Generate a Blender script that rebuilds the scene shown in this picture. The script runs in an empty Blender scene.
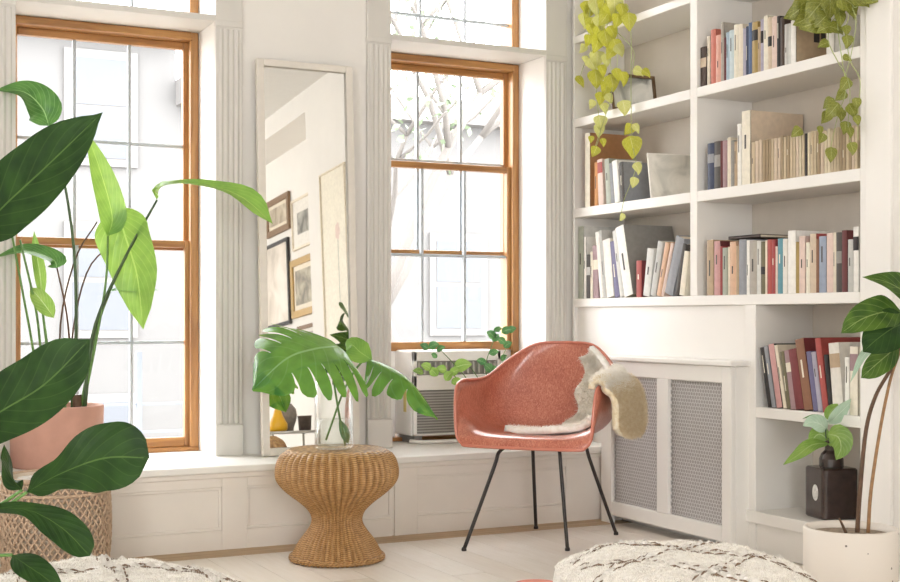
import bpy, bmesh, math, random
from mathutils import Vector, Matrix, noise as mnoise
random.seed(7)
S = bpy.context.scene
COL = S.collection
PI = math.pi

# ------------------------------------------------------------------ camera
F_PX, HZ, YAW, CAM_H = 1299.0, 318.0, math.radians(26.5), 0.90
cam_d = bpy.data.cameras.new('camera')
cam = bpy.data.objects.new('camera', cam_d)
COL.objects.link(cam)
cam.location = (0, 0, CAM_H)
cam.rotation_euler = (PI / 2, 0, -YAW)
cam_d.sensor_width = 36.0
cam_d.lens = F_PX / 900 * 36.0
cam_d.shift_y = (HZ - 291.0) / 900.0
cam_d.clip_start = 0.05
cam_d.clip_end = 300
S.camera = cam

# ------------------------------------------------------------------ world, exposure
WORLD_STRENGTH = 5.0
w = bpy.data.worlds.new('overcast_sky')
S.world = w
w.use_nodes = True
bg = w.node_tree.nodes['Background']
bg.inputs['Color'].default_value = (0.985, 0.99, 1.0, 1)
bg.inputs['Strength'].default_value = WORLD_STRENGTH
S.view_settings.view_transform = 'Standard'
S.view_settings.look = 'None'
S.view_settings.gamma = 1.0
S.view_settings.use_curve_mapping = False
S.view_settings.exposure = 1.35
try:
    S.cycles.use_denoising = True
    S.cycles.max_bounces = 10
    S.cycles.diffuse_bounces = 6
    S.cycles.glossy_bounces = 4
    S.cycles.transmission_bounces = 6
    S.cycles.transparent_max_bounces = 16
    S.cycles.sample_clamp_indirect = 8.0
    S.cycles.caustics_reflective = False
    S.cycles.caustics_refractive = False
except Exception:
    pass

def portal(cx, cy, cz, sx, sz, rot):
    """daylight enters through the window openings: portals only guide the sky sampling"""
    d = bpy.data.lights.new('window_daylight', 'AREA')
    d.shape = 'RECTANGLE'; d.size = sx; d.size_y = sz
    d.cycles.is_portal = True
    o = bpy.data.objects.new('window_daylight', d)
    o.location = (cx, cy, cz); o.rotation_euler = rot
    COL.objects.link(o)

# ------------------------------------------------------------------ pixel helpers (900 x 582 frame)
FWD = Vector((math.sin(YAW), math.cos(YAW), 0))
RGT = Vector((math.cos(YAW), -math.sin(YAW), 0))
UP = Vector((0, 0, 1))
EYE = Vector((0, 0, CAM_H))
def ray(px, py): return FWD + RGT * ((px - 450) / F_PX) + UP * ((HZ - py) / F_PX)
def onY(px, py, Y): d = ray(px, py); return EYE + d * (Y / d.y)
def onX(px, py, X): d = ray(px, py); return EYE + d * (X / d.x)
def onZ(px, py, Z): d = ray(px, py); return EYE + d * ((Z - CAM_H) / d.z)
def atD(px, py, D): return EYE + ray(px, py) * D
def hexcol(h):
    h = h.lstrip('#')
    c = [int(h[i:i + 2], 16) / 255 for i in (0, 2, 4)]
    return tuple(x / 12.92 if x <= .04045 else ((x + .055) / 1.055) ** 2.4 for x in c)

# ------------------------------------------------------------------ mesh builder
class MB:
    def __init__(s): s.v = []; s.f = []; s.uv = None; s.mi = None
    def add(s, vs, fs):
        b = len(s.v); s.v += [tuple(v) for v in vs]; s.f += [tuple(i + b for i in f) for f in fs]; return s
    def box(s, x0, x1, y0, y1, z0, z1):
        return s.add([(x0,y0,z0),(x1,y0,z0),(x1,y1,z0),(x0,y1,z0),(x0,y0,z1),(x1,y0,z1),(x1,y1,z1),(x0,y1,z1)],
                     [(0,3,2,1),(4,5,6,7),(0,1,5,4),(1,2,6,5),(2,3,7,6),(3,0,4,7)])
    def tube(s, pts, r, n=8, cap=True, closed=False):
        pts = [Vector(p) for p in pts]; m = len(pts)
        rr = r if isinstance(r, (list, tuple)) else [r] * m
        vs = []; ref = None
        for i, p in enumerate(pts):
            if closed: t = pts[(i + 1) % m] - pts[i - 1]
            else: t = pts[min(i + 1, m - 1)] - pts[max(i - 1, 0)]
            t.normalize()
            if ref is None:
                ref = Vector((0, 0, 1)) if abs(t.z) < .9 else Vector((1, 0, 0))
            a = (ref - t * ref.dot(t)).normalized(); b = t.cross(a); ref = a
            for k in range(n):
                q = 2 * PI * k / n
                vs.append(p + (a * math.cos(q) + b * math.sin(q)) * rr[i])
        fs = []
        for i in range(m if closed else m - 1):
            for k in range(n):
                a0 = i * n + k; a1 = i * n + (k + 1) % n
                b0 = ((i + 1) % m) * n + k; b1 = ((i + 1) % m) * n + (k + 1) % n
                fs.append((a0, a1, b1, b0))
        if cap and not closed:
            fs.append(tuple(range(n))[::-1]); fs.append(tuple(range((m - 1) * n, m * n)))
        return s.add(vs, fs)
    def lathe(s, prof, n=32, c=(0, 0, 0), rmod=None, cap0=True, cap1=True):
        vs = []; fs = []
        for i, (r, z) in enumerate(prof):
            for k in range(n):
                q = 2 * PI * k / n
                rr = r if rmod is None else r * rmod(q, i, z)
                vs.append((c[0] + rr * math.cos(q), c[1] + rr * math.sin(q), c[2] + z))
        for i in range(len(prof) - 1):
            for k in range(n):
                fs.append((i*n+k, i*n+(k+1)%n, (i+1)*n+(k+1)%n, (i+1)*n+k))
        if cap0: fs.append(tuple(range(n))[::-1])
        if cap1: fs.append(tuple(range((len(prof)-1)*n, len(prof)*n)))
        return s.add(vs, fs)
    def grid(s, fn, nu, nv):
        vs = [fn(i / nu, j / nv) for j in range(nv + 1) for i in range(nu + 1)]
        fs = [(j*(nu+1)+i, j*(nu+1)+i+1, (j+1)*(nu+1)+i+1, (j+1)*(nu+1)+i) for j in range(nv) for i in range(nu)]
        return s.add(vs, fs)
    def mesh(s, name, mat, off=(0, 0, 0), smooth=False, flip=False):
        me = bpy.data.meshes.new(name)
        o = Vector(off)
        me.from_pydata([tuple(Vector(v) - o) for v in s.v], [], s.f)
        if s.uv:
            l = me.uv_layers.new(name='UVMap')
            for lp in me.loops: l.data[lp.index].uv = s.uv[lp.vertex_index]
        if isinstance(mat, (list, tuple)):
            for m_ in mat: me.materials.append(m_)
            for p, i in zip(me.polygons, s.mi): p.material_index = i
        elif mat: me.materials.append(mat)
        if smooth:
            me.polygons.foreach_set('use_smooth', [True] * len(me.polygons))
        me.update()
        return me
    def build(s, name, mat, parent=None, smooth=False, bevel=0, seg=2, kind=None):
        me = s.mesh(name, mat, LOC.get(parent.name, (0, 0, 0)) if parent else (0, 0, 0), smooth)
        o = bpy.data.objects.new(name, me); COL.objects.link(o)
        if parent: o.parent = parent; LOC[o.name] = LOC.get(parent.name, (0, 0, 0))
        if bevel:
            b = o.modifiers.new('bevel', 'BEVEL'); b.width = bevel; b.segments = seg; b.limit_method = 'ANGLE'
            b.angle_limit = math.radians(40)
        if kind: o['kind'] = kind
        return o
LOC = {}
def thing(name, label, cat, loc=(0, 0, 0), group=None):
    o = bpy.data.objects.new(name, None); COL.objects.link(o)
    o.empty_display_size = .05
    o.location = loc; LOC[o.name] = tuple(loc)
    o['label'] = label; o['category'] = cat
    if group: o['group'] = group
    return o
def tag(o, label, cat, group=None):
    o['label'] = label; o['category'] = cat
    if group: o['group'] = group
    return o
def struct(o, label, cat):
    o['kind'] = 'structure'; o['label'] = label; o['category'] = cat; return o
def solidify(o, t, off=0):
    m = o.modifiers.new('thickness', 'SOLIDIFY'); m.thickness = t; m.offset = off; return o
def subsurf(o, n):
    m = o.modifiers.new('smooth', 'SUBSURF'); m.levels = n; m.render_levels = n; return o
def spline(pts, n):
    """Catmull-Rom resample of a polyline to n+1 points"""
    P = [Vector(p) for p in pts]; P = [P[0] * 2 - P[1]] + P + [P[-1] * 2 - P[-2]]
    m = len(P) - 3; out = []
    for k in range(n + 1):
        u = k / n * m; i = min(int(u), m - 1); t = u - i
        a, b, c, d = P[i:i + 4]
        out.append(.5 * ((2 * b) + (c - a) * t + (2 * a - 5 * b + 4 * c - d) * t * t + (3 * b - a - 3 * c + d) * t ** 3))
    return out
def sspline(vals, u):
    """smooth interpolation through evenly spaced scalars"""
    m = len(vals) - 1; x = max(0, min(.99999, u)) * m; i = int(x); t = x - i
    g = lambda k: vals[max(0, min(m, k))]
    a, b, c, d = g(i - 1), g(i), g(i + 1), g(i + 2)
    return .5 * ((2 * b) + (c - a) * t + (2 * a - 5 * b + 4 * c - d) * t * t + (3 * b - a - 3 * c + d) * t ** 3)

# ------------------------------------------------------------------ materials
class NT:
    def __init__(s, name):
        s.m = bpy.data.materials.new(name); s.m.use_nodes = True; s.t = s.m.node_tree
        s.b = s.t.nodes['Principled BSDF']; s.out = s.t.nodes['Material Output']
    def n(s, typ, **kw):
        x = s.t.nodes.new(typ)
        for k, v in kw.items():
            if k in x.inputs: x.inputs[k].default_value = v
            else: setattr(x, k, v)
        return x
    def l(s, a, b): s.t.links.new(a, b)
    def ramp(s, fac, stops):
        r = s.n('ShaderNodeValToRGB'); e = r.color_ramp.elements
        while len(e) < len(stops): e.new(.5)
        for el, (p, c) in zip(e, stops): el.position = p; el.color = (*c, 1)
        s.l(fac, r.inputs['Fac']); return r
    def math(s, op, a, b=None, c=None):
        x = s.n('ShaderNodeMath', operation=op)
        for i, v in enumerate((a, b, c)):
            if v is None: continue
            if isinstance(v, (int, float)): x.inputs[i].default_value = v
            else: s.l(v, x.inputs[i])
        return x.outputs[0]
    def mix(s, fac, a, b):
        x = s.n('ShaderNodeMix', data_type='RGBA')
        for sock, v in ((x.inputs[0], fac), (x.inputs[6], a), (x.inputs[7], b)):
            if isinstance(v, (int, float)): sock.default_value = v
            elif isinstance(v, tuple): sock.default_value = (*v, 1)
            else: s.l(v, sock)
        return x.outputs[2]
    def bump(s, h, strength=.2, dist=.01):
        x = s.n('ShaderNodeBump', Strength=strength, Distance=dist); s.l(h, x.inputs['Height'])
        s.l(x.outputs[0], s.b.inputs['Normal']); return x
def pmat(name, c, rough=.5, metal=0, var=.04, scale=30, bump=0, bscale=None, spec=.5, sheen=0, coat=0):
    """plain procedural material: base colour with a little noise mottling and optional fine relief"""
    k = NT(name)
    c = hexcol(c) if isinstance(c, str) else c
    tc = k.n('ShaderNodeTexCoord')
    nz = k.n('ShaderNodeTexNoise', Scale=scale, Detail=3.0); k.l(tc.outputs['Object'], nz.inputs['Vector'])
    lo = tuple(max(0, x * (1 - var)) for x in c); hi = tuple(min(1, x * (1 + var)) for x in c)
    r = k.ramp(nz.outputs['Fac'], [(.3, lo), (.7, hi)])
    k.l(r.outputs[0], k.b.inputs['Base Color'])
    k.b.inputs['Roughness'].default_value = rough; k.b.inputs['Metallic'].default_value = metal
    k.b.inputs['Specular IOR Level'].default_value = spec
    if sheen: k.b.inputs['Sheen Weight'].default_value = sheen
    if coat: k.b.inputs['Coat Weight'].default_value = coat; k.b.inputs['Coat Roughness'].default_value = .15
    if bump:
        nb = k.n('ShaderNodeTexNoise', Scale=bscale or scale, Detail=4.0); k.l(tc.outputs['Object'], nb.inputs['Vector'])
        k.bump(nb.outputs['Fac'], bump, .004)
    return k.m
def wood_mat(name, c1, c2, axis='z', scale=14, rough=.4):
    k = NT(name); c1 = hexcol(c1); c2 = hexcol(c2)
    tc = k.n('ShaderNodeTexCoord'); mp = k.n('ShaderNodeMapping')
    st = {'x': (.08, 1, 1), 'y': (1, .08, 1), 'z': (1, 1, .08)}[axis]
    mp.inputs['Scale'].default_value = st; k.l(tc.outputs['Object'], mp.inputs['Vector'])
    nz = k.n('ShaderNodeTexNoise', Scale=scale * 4, Detail=5.0, Distortion=.6); k.l(mp.outputs[0], nz.inputs['Vector'])
    r = k.ramp(nz.outputs['Fac'], [(.3, c1), (.7, c2)])
    k.l(r.outputs[0], k.b.inputs['Base Color']); k.b.inputs['Roughness'].default_value = rough
    k.bump(nz.outputs['Fac'], .08, .002)
    return k.m
def glass_mat(name, tint=(1, 1, 1), refl=.09, edge=.0):
    """thin clear pane: see-through with a fresnel sheen"""
    k = NT(name); k.t.nodes.remove(k.b)
    tr = k.n('ShaderNodeBsdfTransparent'); tr.inputs[0].default_value = (*tint, 1)
    gl = k.n('ShaderNodeBsdfGlossy', Roughness=.02)
    lw = k.n('ShaderNodeLayerWeight', Blend=.25 + edge)
    fac = k.math('MULTIPLY', lw.outputs['Fresnel' if not edge else 'Facing'], refl * 10 if not edge else .5)
    fac = k.math('MINIMUM', fac, .85)
    mx = k.n('ShaderNodeMixShader'); k.l(fac, mx.inputs[0]); k.l(tr.outputs[0], mx.inputs[1]); k.l(gl.outputs[0], mx.inputs[2])
    k.l(mx.outputs[0], k.out.inputs[0]); return k.m
def leaf_mat(name, dark, light, vein, trans=.35, rough=.35, nv=9, veinw=.014, tcol=None, spec=.5, side_v=.45):
    """leaf blade: UV.x across, UV.y along; pale midrib and side veins, light shines through"""
    k = NT(name); dark, light, vein = hexcol(dark), hexcol(light), hexcol(vein)
    uv = k.n('ShaderNodeUVMap'); sp = k.n('ShaderNodeSeparateXYZ'); k.l(uv.outputs[0], sp.inputs[0])
    a = k.math('ABSOLUTE', k.math('SUBTRACT', sp.outputs[0], .5))
    mid = k.math('LESS_THAN', a, veinw)
    ph = k.math('FRACT', k.math('SUBTRACT', k.math('MULTIPLY', sp.outputs[1], nv), k.math('MULTIPLY', a, nv * .75)))
    side = k.math('MULTIPLY', k.math('LESS_THAN', k.math('ABSOLUTE', k.math('SUBTRACT', ph, .5)), .05), side_v)
    v = k.math('MAXIMUM', mid, side)
    tc = k.n('ShaderNodeTexCoord'); nz = k.n('ShaderNodeTexNoise', Scale=18.0, Detail=2.0); k.l(tc.outputs['Object'], nz.inputs['Vector'])
    r = k.ramp(nz.outputs['Fac'], [(.32, dark), (.68, light)])
    c = k.mix(v, r.outputs[0], vein)
    k.l(c, k.b.inputs['Base Color']); k.b.inputs['Roughness'].default_value = rough; k.b.inputs['Specular IOR Level'].default_value = spec
    k.bump(k.math('SUBTRACT', 1.0, k.math('ABSOLUTE', k.math('SUBTRACT', ph, .5))), .25, .004)
    tl = k.n('ShaderNodeBsdfTranslucent')
    if tcol: tl.inputs[0].default_value = (*hexcol(tcol), 1)
    else: k.l(c, tl.inputs[0])
    mx = k.n('ShaderNodeMixShader'); mx.inputs[0].default_value = trans
    k.l(k.b.outputs[0], mx.inputs[1]); k.l(tl.outputs[0], mx.inputs[2]); k.l(mx.outputs[0], k.out.inputs[0])
    return k.m

M = {}
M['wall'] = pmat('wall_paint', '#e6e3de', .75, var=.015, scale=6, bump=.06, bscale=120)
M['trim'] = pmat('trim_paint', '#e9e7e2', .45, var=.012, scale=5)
M['pilaster'] = pmat('pilaster_shaded_paint', '#d2cfc9', .5, var=.015, scale=8)  # greyer than the trim: shading of the room-facing fronts is in the colour
M['bench'] = pmat('bench_paint', '#e3ddd5', .5, var=.02, scale=8)
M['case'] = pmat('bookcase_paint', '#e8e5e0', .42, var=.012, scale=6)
M['case_back_shaded'] = pmat('bookcase_back_shaded_paint', '#d0c8bd', .6, var=.03, scale=10)  # case paint darkened so the colour carries the shade inside the bays
M['ceil'] = pmat('ceiling_paint', '#dfdedb', .8, var=.015)
M['wood'] = wood_mat('window_wood', '#916338', '#b98a54', 'z', 10, .35)
M['woodx'] = wood_mat('window_wood_rail', '#8a5d33', '#b3834c', 'x', 10, .35)
M['muntin'] = pmat('muntin_grey', '#a9b0b5', .5, var=.03)
M['glass'] = glass_mat('window_glass')
M['vase_glass'] = glass_mat('vase_glass', (.99, .995, .99), .1, .05)
M['mirror'] = NT('mirror_silver').m
_b = M['mirror'].node_tree.nodes['Principled BSDF']
_b.inputs['Base Color'].default_value = (.9, .9, .885, 1); _b.inputs['Metallic'].default_value = 1; _b.inputs['Roughness'].default_value = .015
M['white'] = pmat('white_enamel', '#eceae6', .35, var=.01)
M['black_metal'] = pmat('black_metal', '#2a2422', .4, var=.1)
M['dark'] = pmat('dark_gap', '#3a352f', .8)
# ================================================================== the room
Y_BENCH, Z_LEDGE = 4.90, 0.328          # bench face under the windows, its top
Y_PIL, Y_WALL = 5.235, 5.265            # pilaster faces, plaster between them
Y_WIN = 5.50                            # room side of the wooden window frames
X_CASE, X_WALLR = 3.255, 3.56           # bookcase front, wall behind it
X_LEFT, Y_REAR, Z_CEIL = -3.1, -3.6, 2.92
OPEN = [(-.849, -.057), (.739, 1.532), (2.327, 3.119)]   # window openings along the back wall
Z_TR0, Z_TR1, Z_HEAD = 2.13, 2.155, 2.84

# ---- floor of pale boards running towards the windows
fl = MB().box(X_LEFT - .1, X_WALLR + .1, Y_REAR - .1, Y_WALL, -.12, -.02).build('floor', pmat('subfloor', '#8d7f70', .9))
struct(fl, 'pale wooden plank floor running towards the window bench', 'floor')
def plank_mat():
    k = NT('pale_floorboard'); oi = k.n('ShaderNodeObjectInfo'); tc = k.n('ShaderNodeTexCoord')
    mp = k.n('ShaderNodeMapping'); mp.inputs['Scale'].default_value = (1, .06, 1); k.l(tc.outputs['Object'], mp.inputs['Vector'])
    ad = k.n('ShaderNodeVectorMath', operation='ADD'); k.l(mp.outputs[0], ad.inputs[0]); k.l(oi.outputs['Random'], ad.inputs[1])
    nz = k.n('ShaderNodeTexNoise', Scale=60.0, Detail=5.0); k.l(ad.outputs[0], nz.inputs['Vector'])
    base = k.ramp(oi.outputs['Random'], [(0, hexcol('#dbd1c5')), (.5, hexcol('#e2dad0')), (1, hexcol('#e8e2da'))])
    dk = k.n('ShaderNodeMix', data_type='RGBA', blend_type='MULTIPLY'); dk.inputs[0].default_value = .5
    k.l(base.outputs[0], dk.inputs[6])
    gr = k.ramp(nz.outputs['Fac'], [(.3, (.9, .87, .83)), (.65, (1, 1, 1))]); k.l(gr.outputs[0], dk.inputs[7])
    k.l(dk.outputs[2], k.b.inputs['Base Color']); k.b.inputs['Roughness'].default_value = .38
    k.bump(nz.outputs['Fac'], .05, .002)
    return k.m
M['plank'] = plank_mat()
M['border'] = wood_mat('floor_border_wood', '#a98e6c', '#c2a887', 'x', 8, .5)
PW = .135
pm = MB().box(0, PW - .0016, 0, 2.4, -.02, 0).mesh('plank', M['plank'])
nx = int((X_WALLR - X_LEFT) / PW)
for i in range(nx):
    for j in range(-1, 4):
        y0 = Y_REAR + j * 2.4 + (i * .77 % 2.4)
        y1 = min(y0 + 2.396, Y_BENCH - .14); yy = max(y0, Y_REAR)
        if y1 - yy < .004: continue
        o = bpy.data.objects.new('plank', pm); COL.objects.link(o); o.parent = fl
        o.location = (X_LEFT + i * PW, yy, 0); o.scale = (1, (y1 - yy) / 2.4, 1)
o = MB().box(X_LEFT, X_CASE, Y_BENCH - .138, Y_BENCH + .02, -.02, .001).build('border_board', M['border'], fl)

# ---- back wall: one shell with three tall openings, built of blocks round them
wb = MB()
ex = [X_LEFT - .1] + [v for p in OPEN for v in p] + [X_WALLR + .1]
for a, b in zip(ex[0::2], ex[1::2]): wb.box(a, b, Y_WALL, Y_WIN + .16, 0, Z_CEIL)
for a, b in OPEN:
    wb.box(a, b, Y_WALL, Y_WIN + .16, Z_HEAD, Z_CEIL); wb.box(a, b, Y_WALL, Y_WIN + .16, 0, Z_LEDGE - .03)
wall_back = struct(wb.build('wall_back', M['wall']), 'white plaster wall holding the tall wooden windows', 'wall')
# pilasters beside the openings with reeded shafts, plinth blocks and a plain upper part
def pilaster(x0, x1):
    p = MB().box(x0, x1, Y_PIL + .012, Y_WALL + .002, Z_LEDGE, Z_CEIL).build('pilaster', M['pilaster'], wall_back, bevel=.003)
    n = 4; e = .012; wd = (x1 - x0 - 2 * e) / n
    for i in range(n):
        a = x0 + e + i * wd
        vs = []
        for z in (.46, 2.10):
            for q in range(7):
                t = q / 6; vs.append((a + .002 + (wd - .004) * t, Y_PIL + .012 - .007 * math.sin(PI * t), z))
        m = MB().add(vs, [(q, q + 1, q + 8, q + 7) for q in range(6)] + [(0, 1, 2, 3, 4, 5, 6)])
        m.build('reed', M['pilaster'], p, smooth=True)
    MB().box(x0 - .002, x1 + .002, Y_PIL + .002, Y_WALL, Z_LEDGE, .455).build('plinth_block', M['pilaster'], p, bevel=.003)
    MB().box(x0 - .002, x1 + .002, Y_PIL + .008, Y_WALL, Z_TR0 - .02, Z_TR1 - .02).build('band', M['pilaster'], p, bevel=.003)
PW_ = .115
for a, b in OPEN:
    pilaster(a - PW_, a); pilaster(b, b + PW_)
# transom shelves: bar plus soffit back to the window frame, front shading kept in the grey
for i, (a, b) in enumerate(OPEN):
    struct(MB().box(a, b, Y_PIL + .012, Y_WIN + .14, Z_TR0, Z_TR1).build('trim_%d' % (i + 1), M['pilaster'], bevel=.002),
           'painted transom bar spanning window opening %s' % ('of the far hidden window', 'above the philodendron', 'above the air conditioner')[i], 'trim')
# ---- bench below the windows
bench = MB().box(X_LEFT, X_CASE + .28, Y_BENCH + .012, Y_WALL + .02, 0, Z_LEDGE - .028)
wn = bench.build('trim_4', M['bench'])
struct(wn, 'low panelled window bench painted off-white', 'window bench')
o = MB().box(X_LEFT, X_CASE + .28, Y_BENCH - .022, Y_WIN + .02, Z_LEDGE - .028, Z_LEDGE).build('ledge_board', M['trim'], wn, bevel=.006)
MB().box(X_LEFT, X_CASE, Y_BENCH - .008, Y_BENCH + .02, Z_LEDGE - .05, Z_LEDGE - .028).build('cove_strip', M['bench'], wn, bevel=.006)
xs = [-3.08] + [onY(p, 500, Y_BENCH).x for p in (222, 247, 392, 417, 566)]
w0 = xs[2] - xs[1]
def bench_panel(x0, x1):
    # stiles and rails stand proud of a recessed field with a small moulding
    MB().box(x0 - w0, x0, Y_BENCH, Y_BENCH + .014, .0, Z_LEDGE - .028).build('panel_stile', M['bench'], wn, bevel=.002)
    MB().box(x0, x1, Y_BENCH, Y_BENCH + .014, Z_LEDGE - .085, Z_LEDGE - .028).build('panel_rail', M['bench'], wn, bevel=.002)
    MB().box(x0, x1, Y_BENCH, Y_BENCH + .014, 0, .075).build('panel_rail', M['bench'], wn, bevel=.002)
    m = MB(); a = .012
    for q in ((x0, x1, .075, .075 + a), (x0, x1, Z_LEDGE - .085 - a, Z_LEDGE - .085), (x0, x0 + a, .0752 + a, Z_LEDGE - .0852 - a), (x1 - a, x1, .0752 + a, Z_LEDGE - .0852 - a)):
        m.box(q[0], q[1], Y_BENCH + .005, Y_BENCH + .014, q[2], q[3])
    m.build('panel_moulding', M['bench'], wn, bevel=.003)
for x0, x1 in ((-3.0, -1.3), (-1.25, xs[2] - w0 - .75), (xs[1] - .71, xs[1]), (xs[2], xs[3]), (xs[4], xs[5])): bench_panel(x0, x1)
MB().box(xs[5], X_CASE, Y_BENCH, Y_BENCH + .014, 0, Z_LEDGE - .028).build('panel_stile', M['bench'], wn, bevel=.002)

# ---- right wall, stub wall, soffit, gallery wall, left wall with windows, rear wall, ceiling
Y_END0, Y_END1 = onX(860, 300, X_CASE).y, onX(868, 300, X_CASE).y
Y_STUB = 1.62
wr = MB().box(X_WALLR, X_WALLR + .12, Y_REAR, Y_WALL, 0, Z_CEIL).box(X_CASE + .003, X_WALLR, Y_STUB, Y_END1 - .001, 0, Z_CEIL)
wr.box(X_CASE + .003, X_WALLR, Y_REAR, Y_STUB, 2.76, Z_CEIL)
wr = struct(wr.build('wall_right', M['wall']), 'plain white wall carrying the bookcase and the picture gallery', 'wall')
yq = onX(893, 300, X_CASE).y
MB().box(X_CASE - .012, X_CASE + .004, yq, Y_END1 - .0005, 0, Z_CEIL).build('flat_pilaster', M['case'], wr, bevel=.003)
lw = MB(); LWIN = [(-1.6, -.2)]; RWIN = [(-1.3, .6)]
ey = [Y_REAR - .1] + [v for p in LWIN for v in p] + [Y_WALL]
for a, b in zip(ey[0::2], ey[1::2]): lw.box(X_LEFT - .2, X_LEFT, a, b, 0, Z_CEIL)
for a, b in LWIN: lw.box(X_LEFT - .2, X_LEFT, a, b, 0, .4); lw.box(X_LEFT - .2, X_LEFT, a, b, 2.8, Z_CEIL)
struct(lw.build('wall_left', M['wall']), 'white wall with a tall bare window opening', 'wall')
rw = MB(); ez = [X_LEFT - .1] + [v for p in RWIN for v in p] + [X_WALLR + .1]
for a, b in zip(ez[0::2], ez[1::2]): rw.box(a, b, Y_REAR - .2, Y_REAR, 0, Z_CEIL)
for a, b in RWIN: rw.box(a, b, Y_REAR - .2, Y_REAR, 0, .4); rw.box(a, b, Y_REAR - .2, Y_REAR, 2.7, Z_CEIL)
struct(rw.build('wall_rear', M['wall']), 'white rear wall with a tall window opening', 'wall')
struct(MB().box(X_LEFT - .2, X_WALLR + .2, Y_REAR - .15, Y_WIN + .16, Z_CEIL, Z_CEIL + .1).build('ceiling', M['ceil']), 'flat white ceiling over the room', 'ceiling')

# ---- windows
JW = .031
def sash(win, name, x0, x1, y0, z0, z1, wdt=.042, bot=.05, top=.042, horiz=.5, out='muntin'):
    """wooden sash: two stiles, two rails, six panes split by grey muntins"""
    d = .034
    s = MB().box(x0, x0 + wdt, y0, y0 + d, z0, z1).build(name, M['wood'], win, bevel=.004)
    MB().box(x1 - wdt, x1, y0, y0 + d, z0, z1).build('stile', M['wood'], s, bevel=.004)
    MB().box(x0 + wdt, x1 - wdt, y0 + .001, y0 + d, z0, z0 + bot).build('bottom_rail', M['woodx'], s, bevel=.004)
    MB().box(x0 + wdt, x1 - wdt, y0 + .001, y0 + d, z1 - top, z1).build('top_rail', M['woodx'], s, bevel=.004)
    gx0, gx1, gz0, gz1 = x0 + wdt, x1 - wdt, z0 + bot, z1 - top
    mw = .0135
    for i in (1, 2):
        xc = gx0 + (gx1 - gx0) * i / 3
        MB().box(xc - mw / 2, xc + mw / 2, y0 + .008, y0 + d - .004, gz0, gz1).build('muntin', M['muntin'], s, bevel=.002)
    zc = gz0 + (gz1 - gz0) * horiz
    MB().box(gx0, gx1, y0 + .009, y0 + d - .005, zc - mw / 2, zc + mw / 2).build('muntin', M['muntin'], s, bevel=.002)
    for i in range(3):
        for j in range(2):
            a = gx0 + (gx1 - gx0) * i / 3 + .0045; b = gx0 + (gx1 - gx0) * (i + 1) / 3 - .0045
            c, e = ((gz0, zc - .0045), (zc + .0045, gz1))[j]
            MB().add([(a, y0 + .019, c), (b, y0 + .019, c), (b, y0 + .019, e), (a, y0 + .019, e)], [(0, 1, 2, 3)]).build('pane', M['glass'], s)
    return s
Z_MEET, Z_SILL = 1.215, Z_LEDGE + .004
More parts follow.
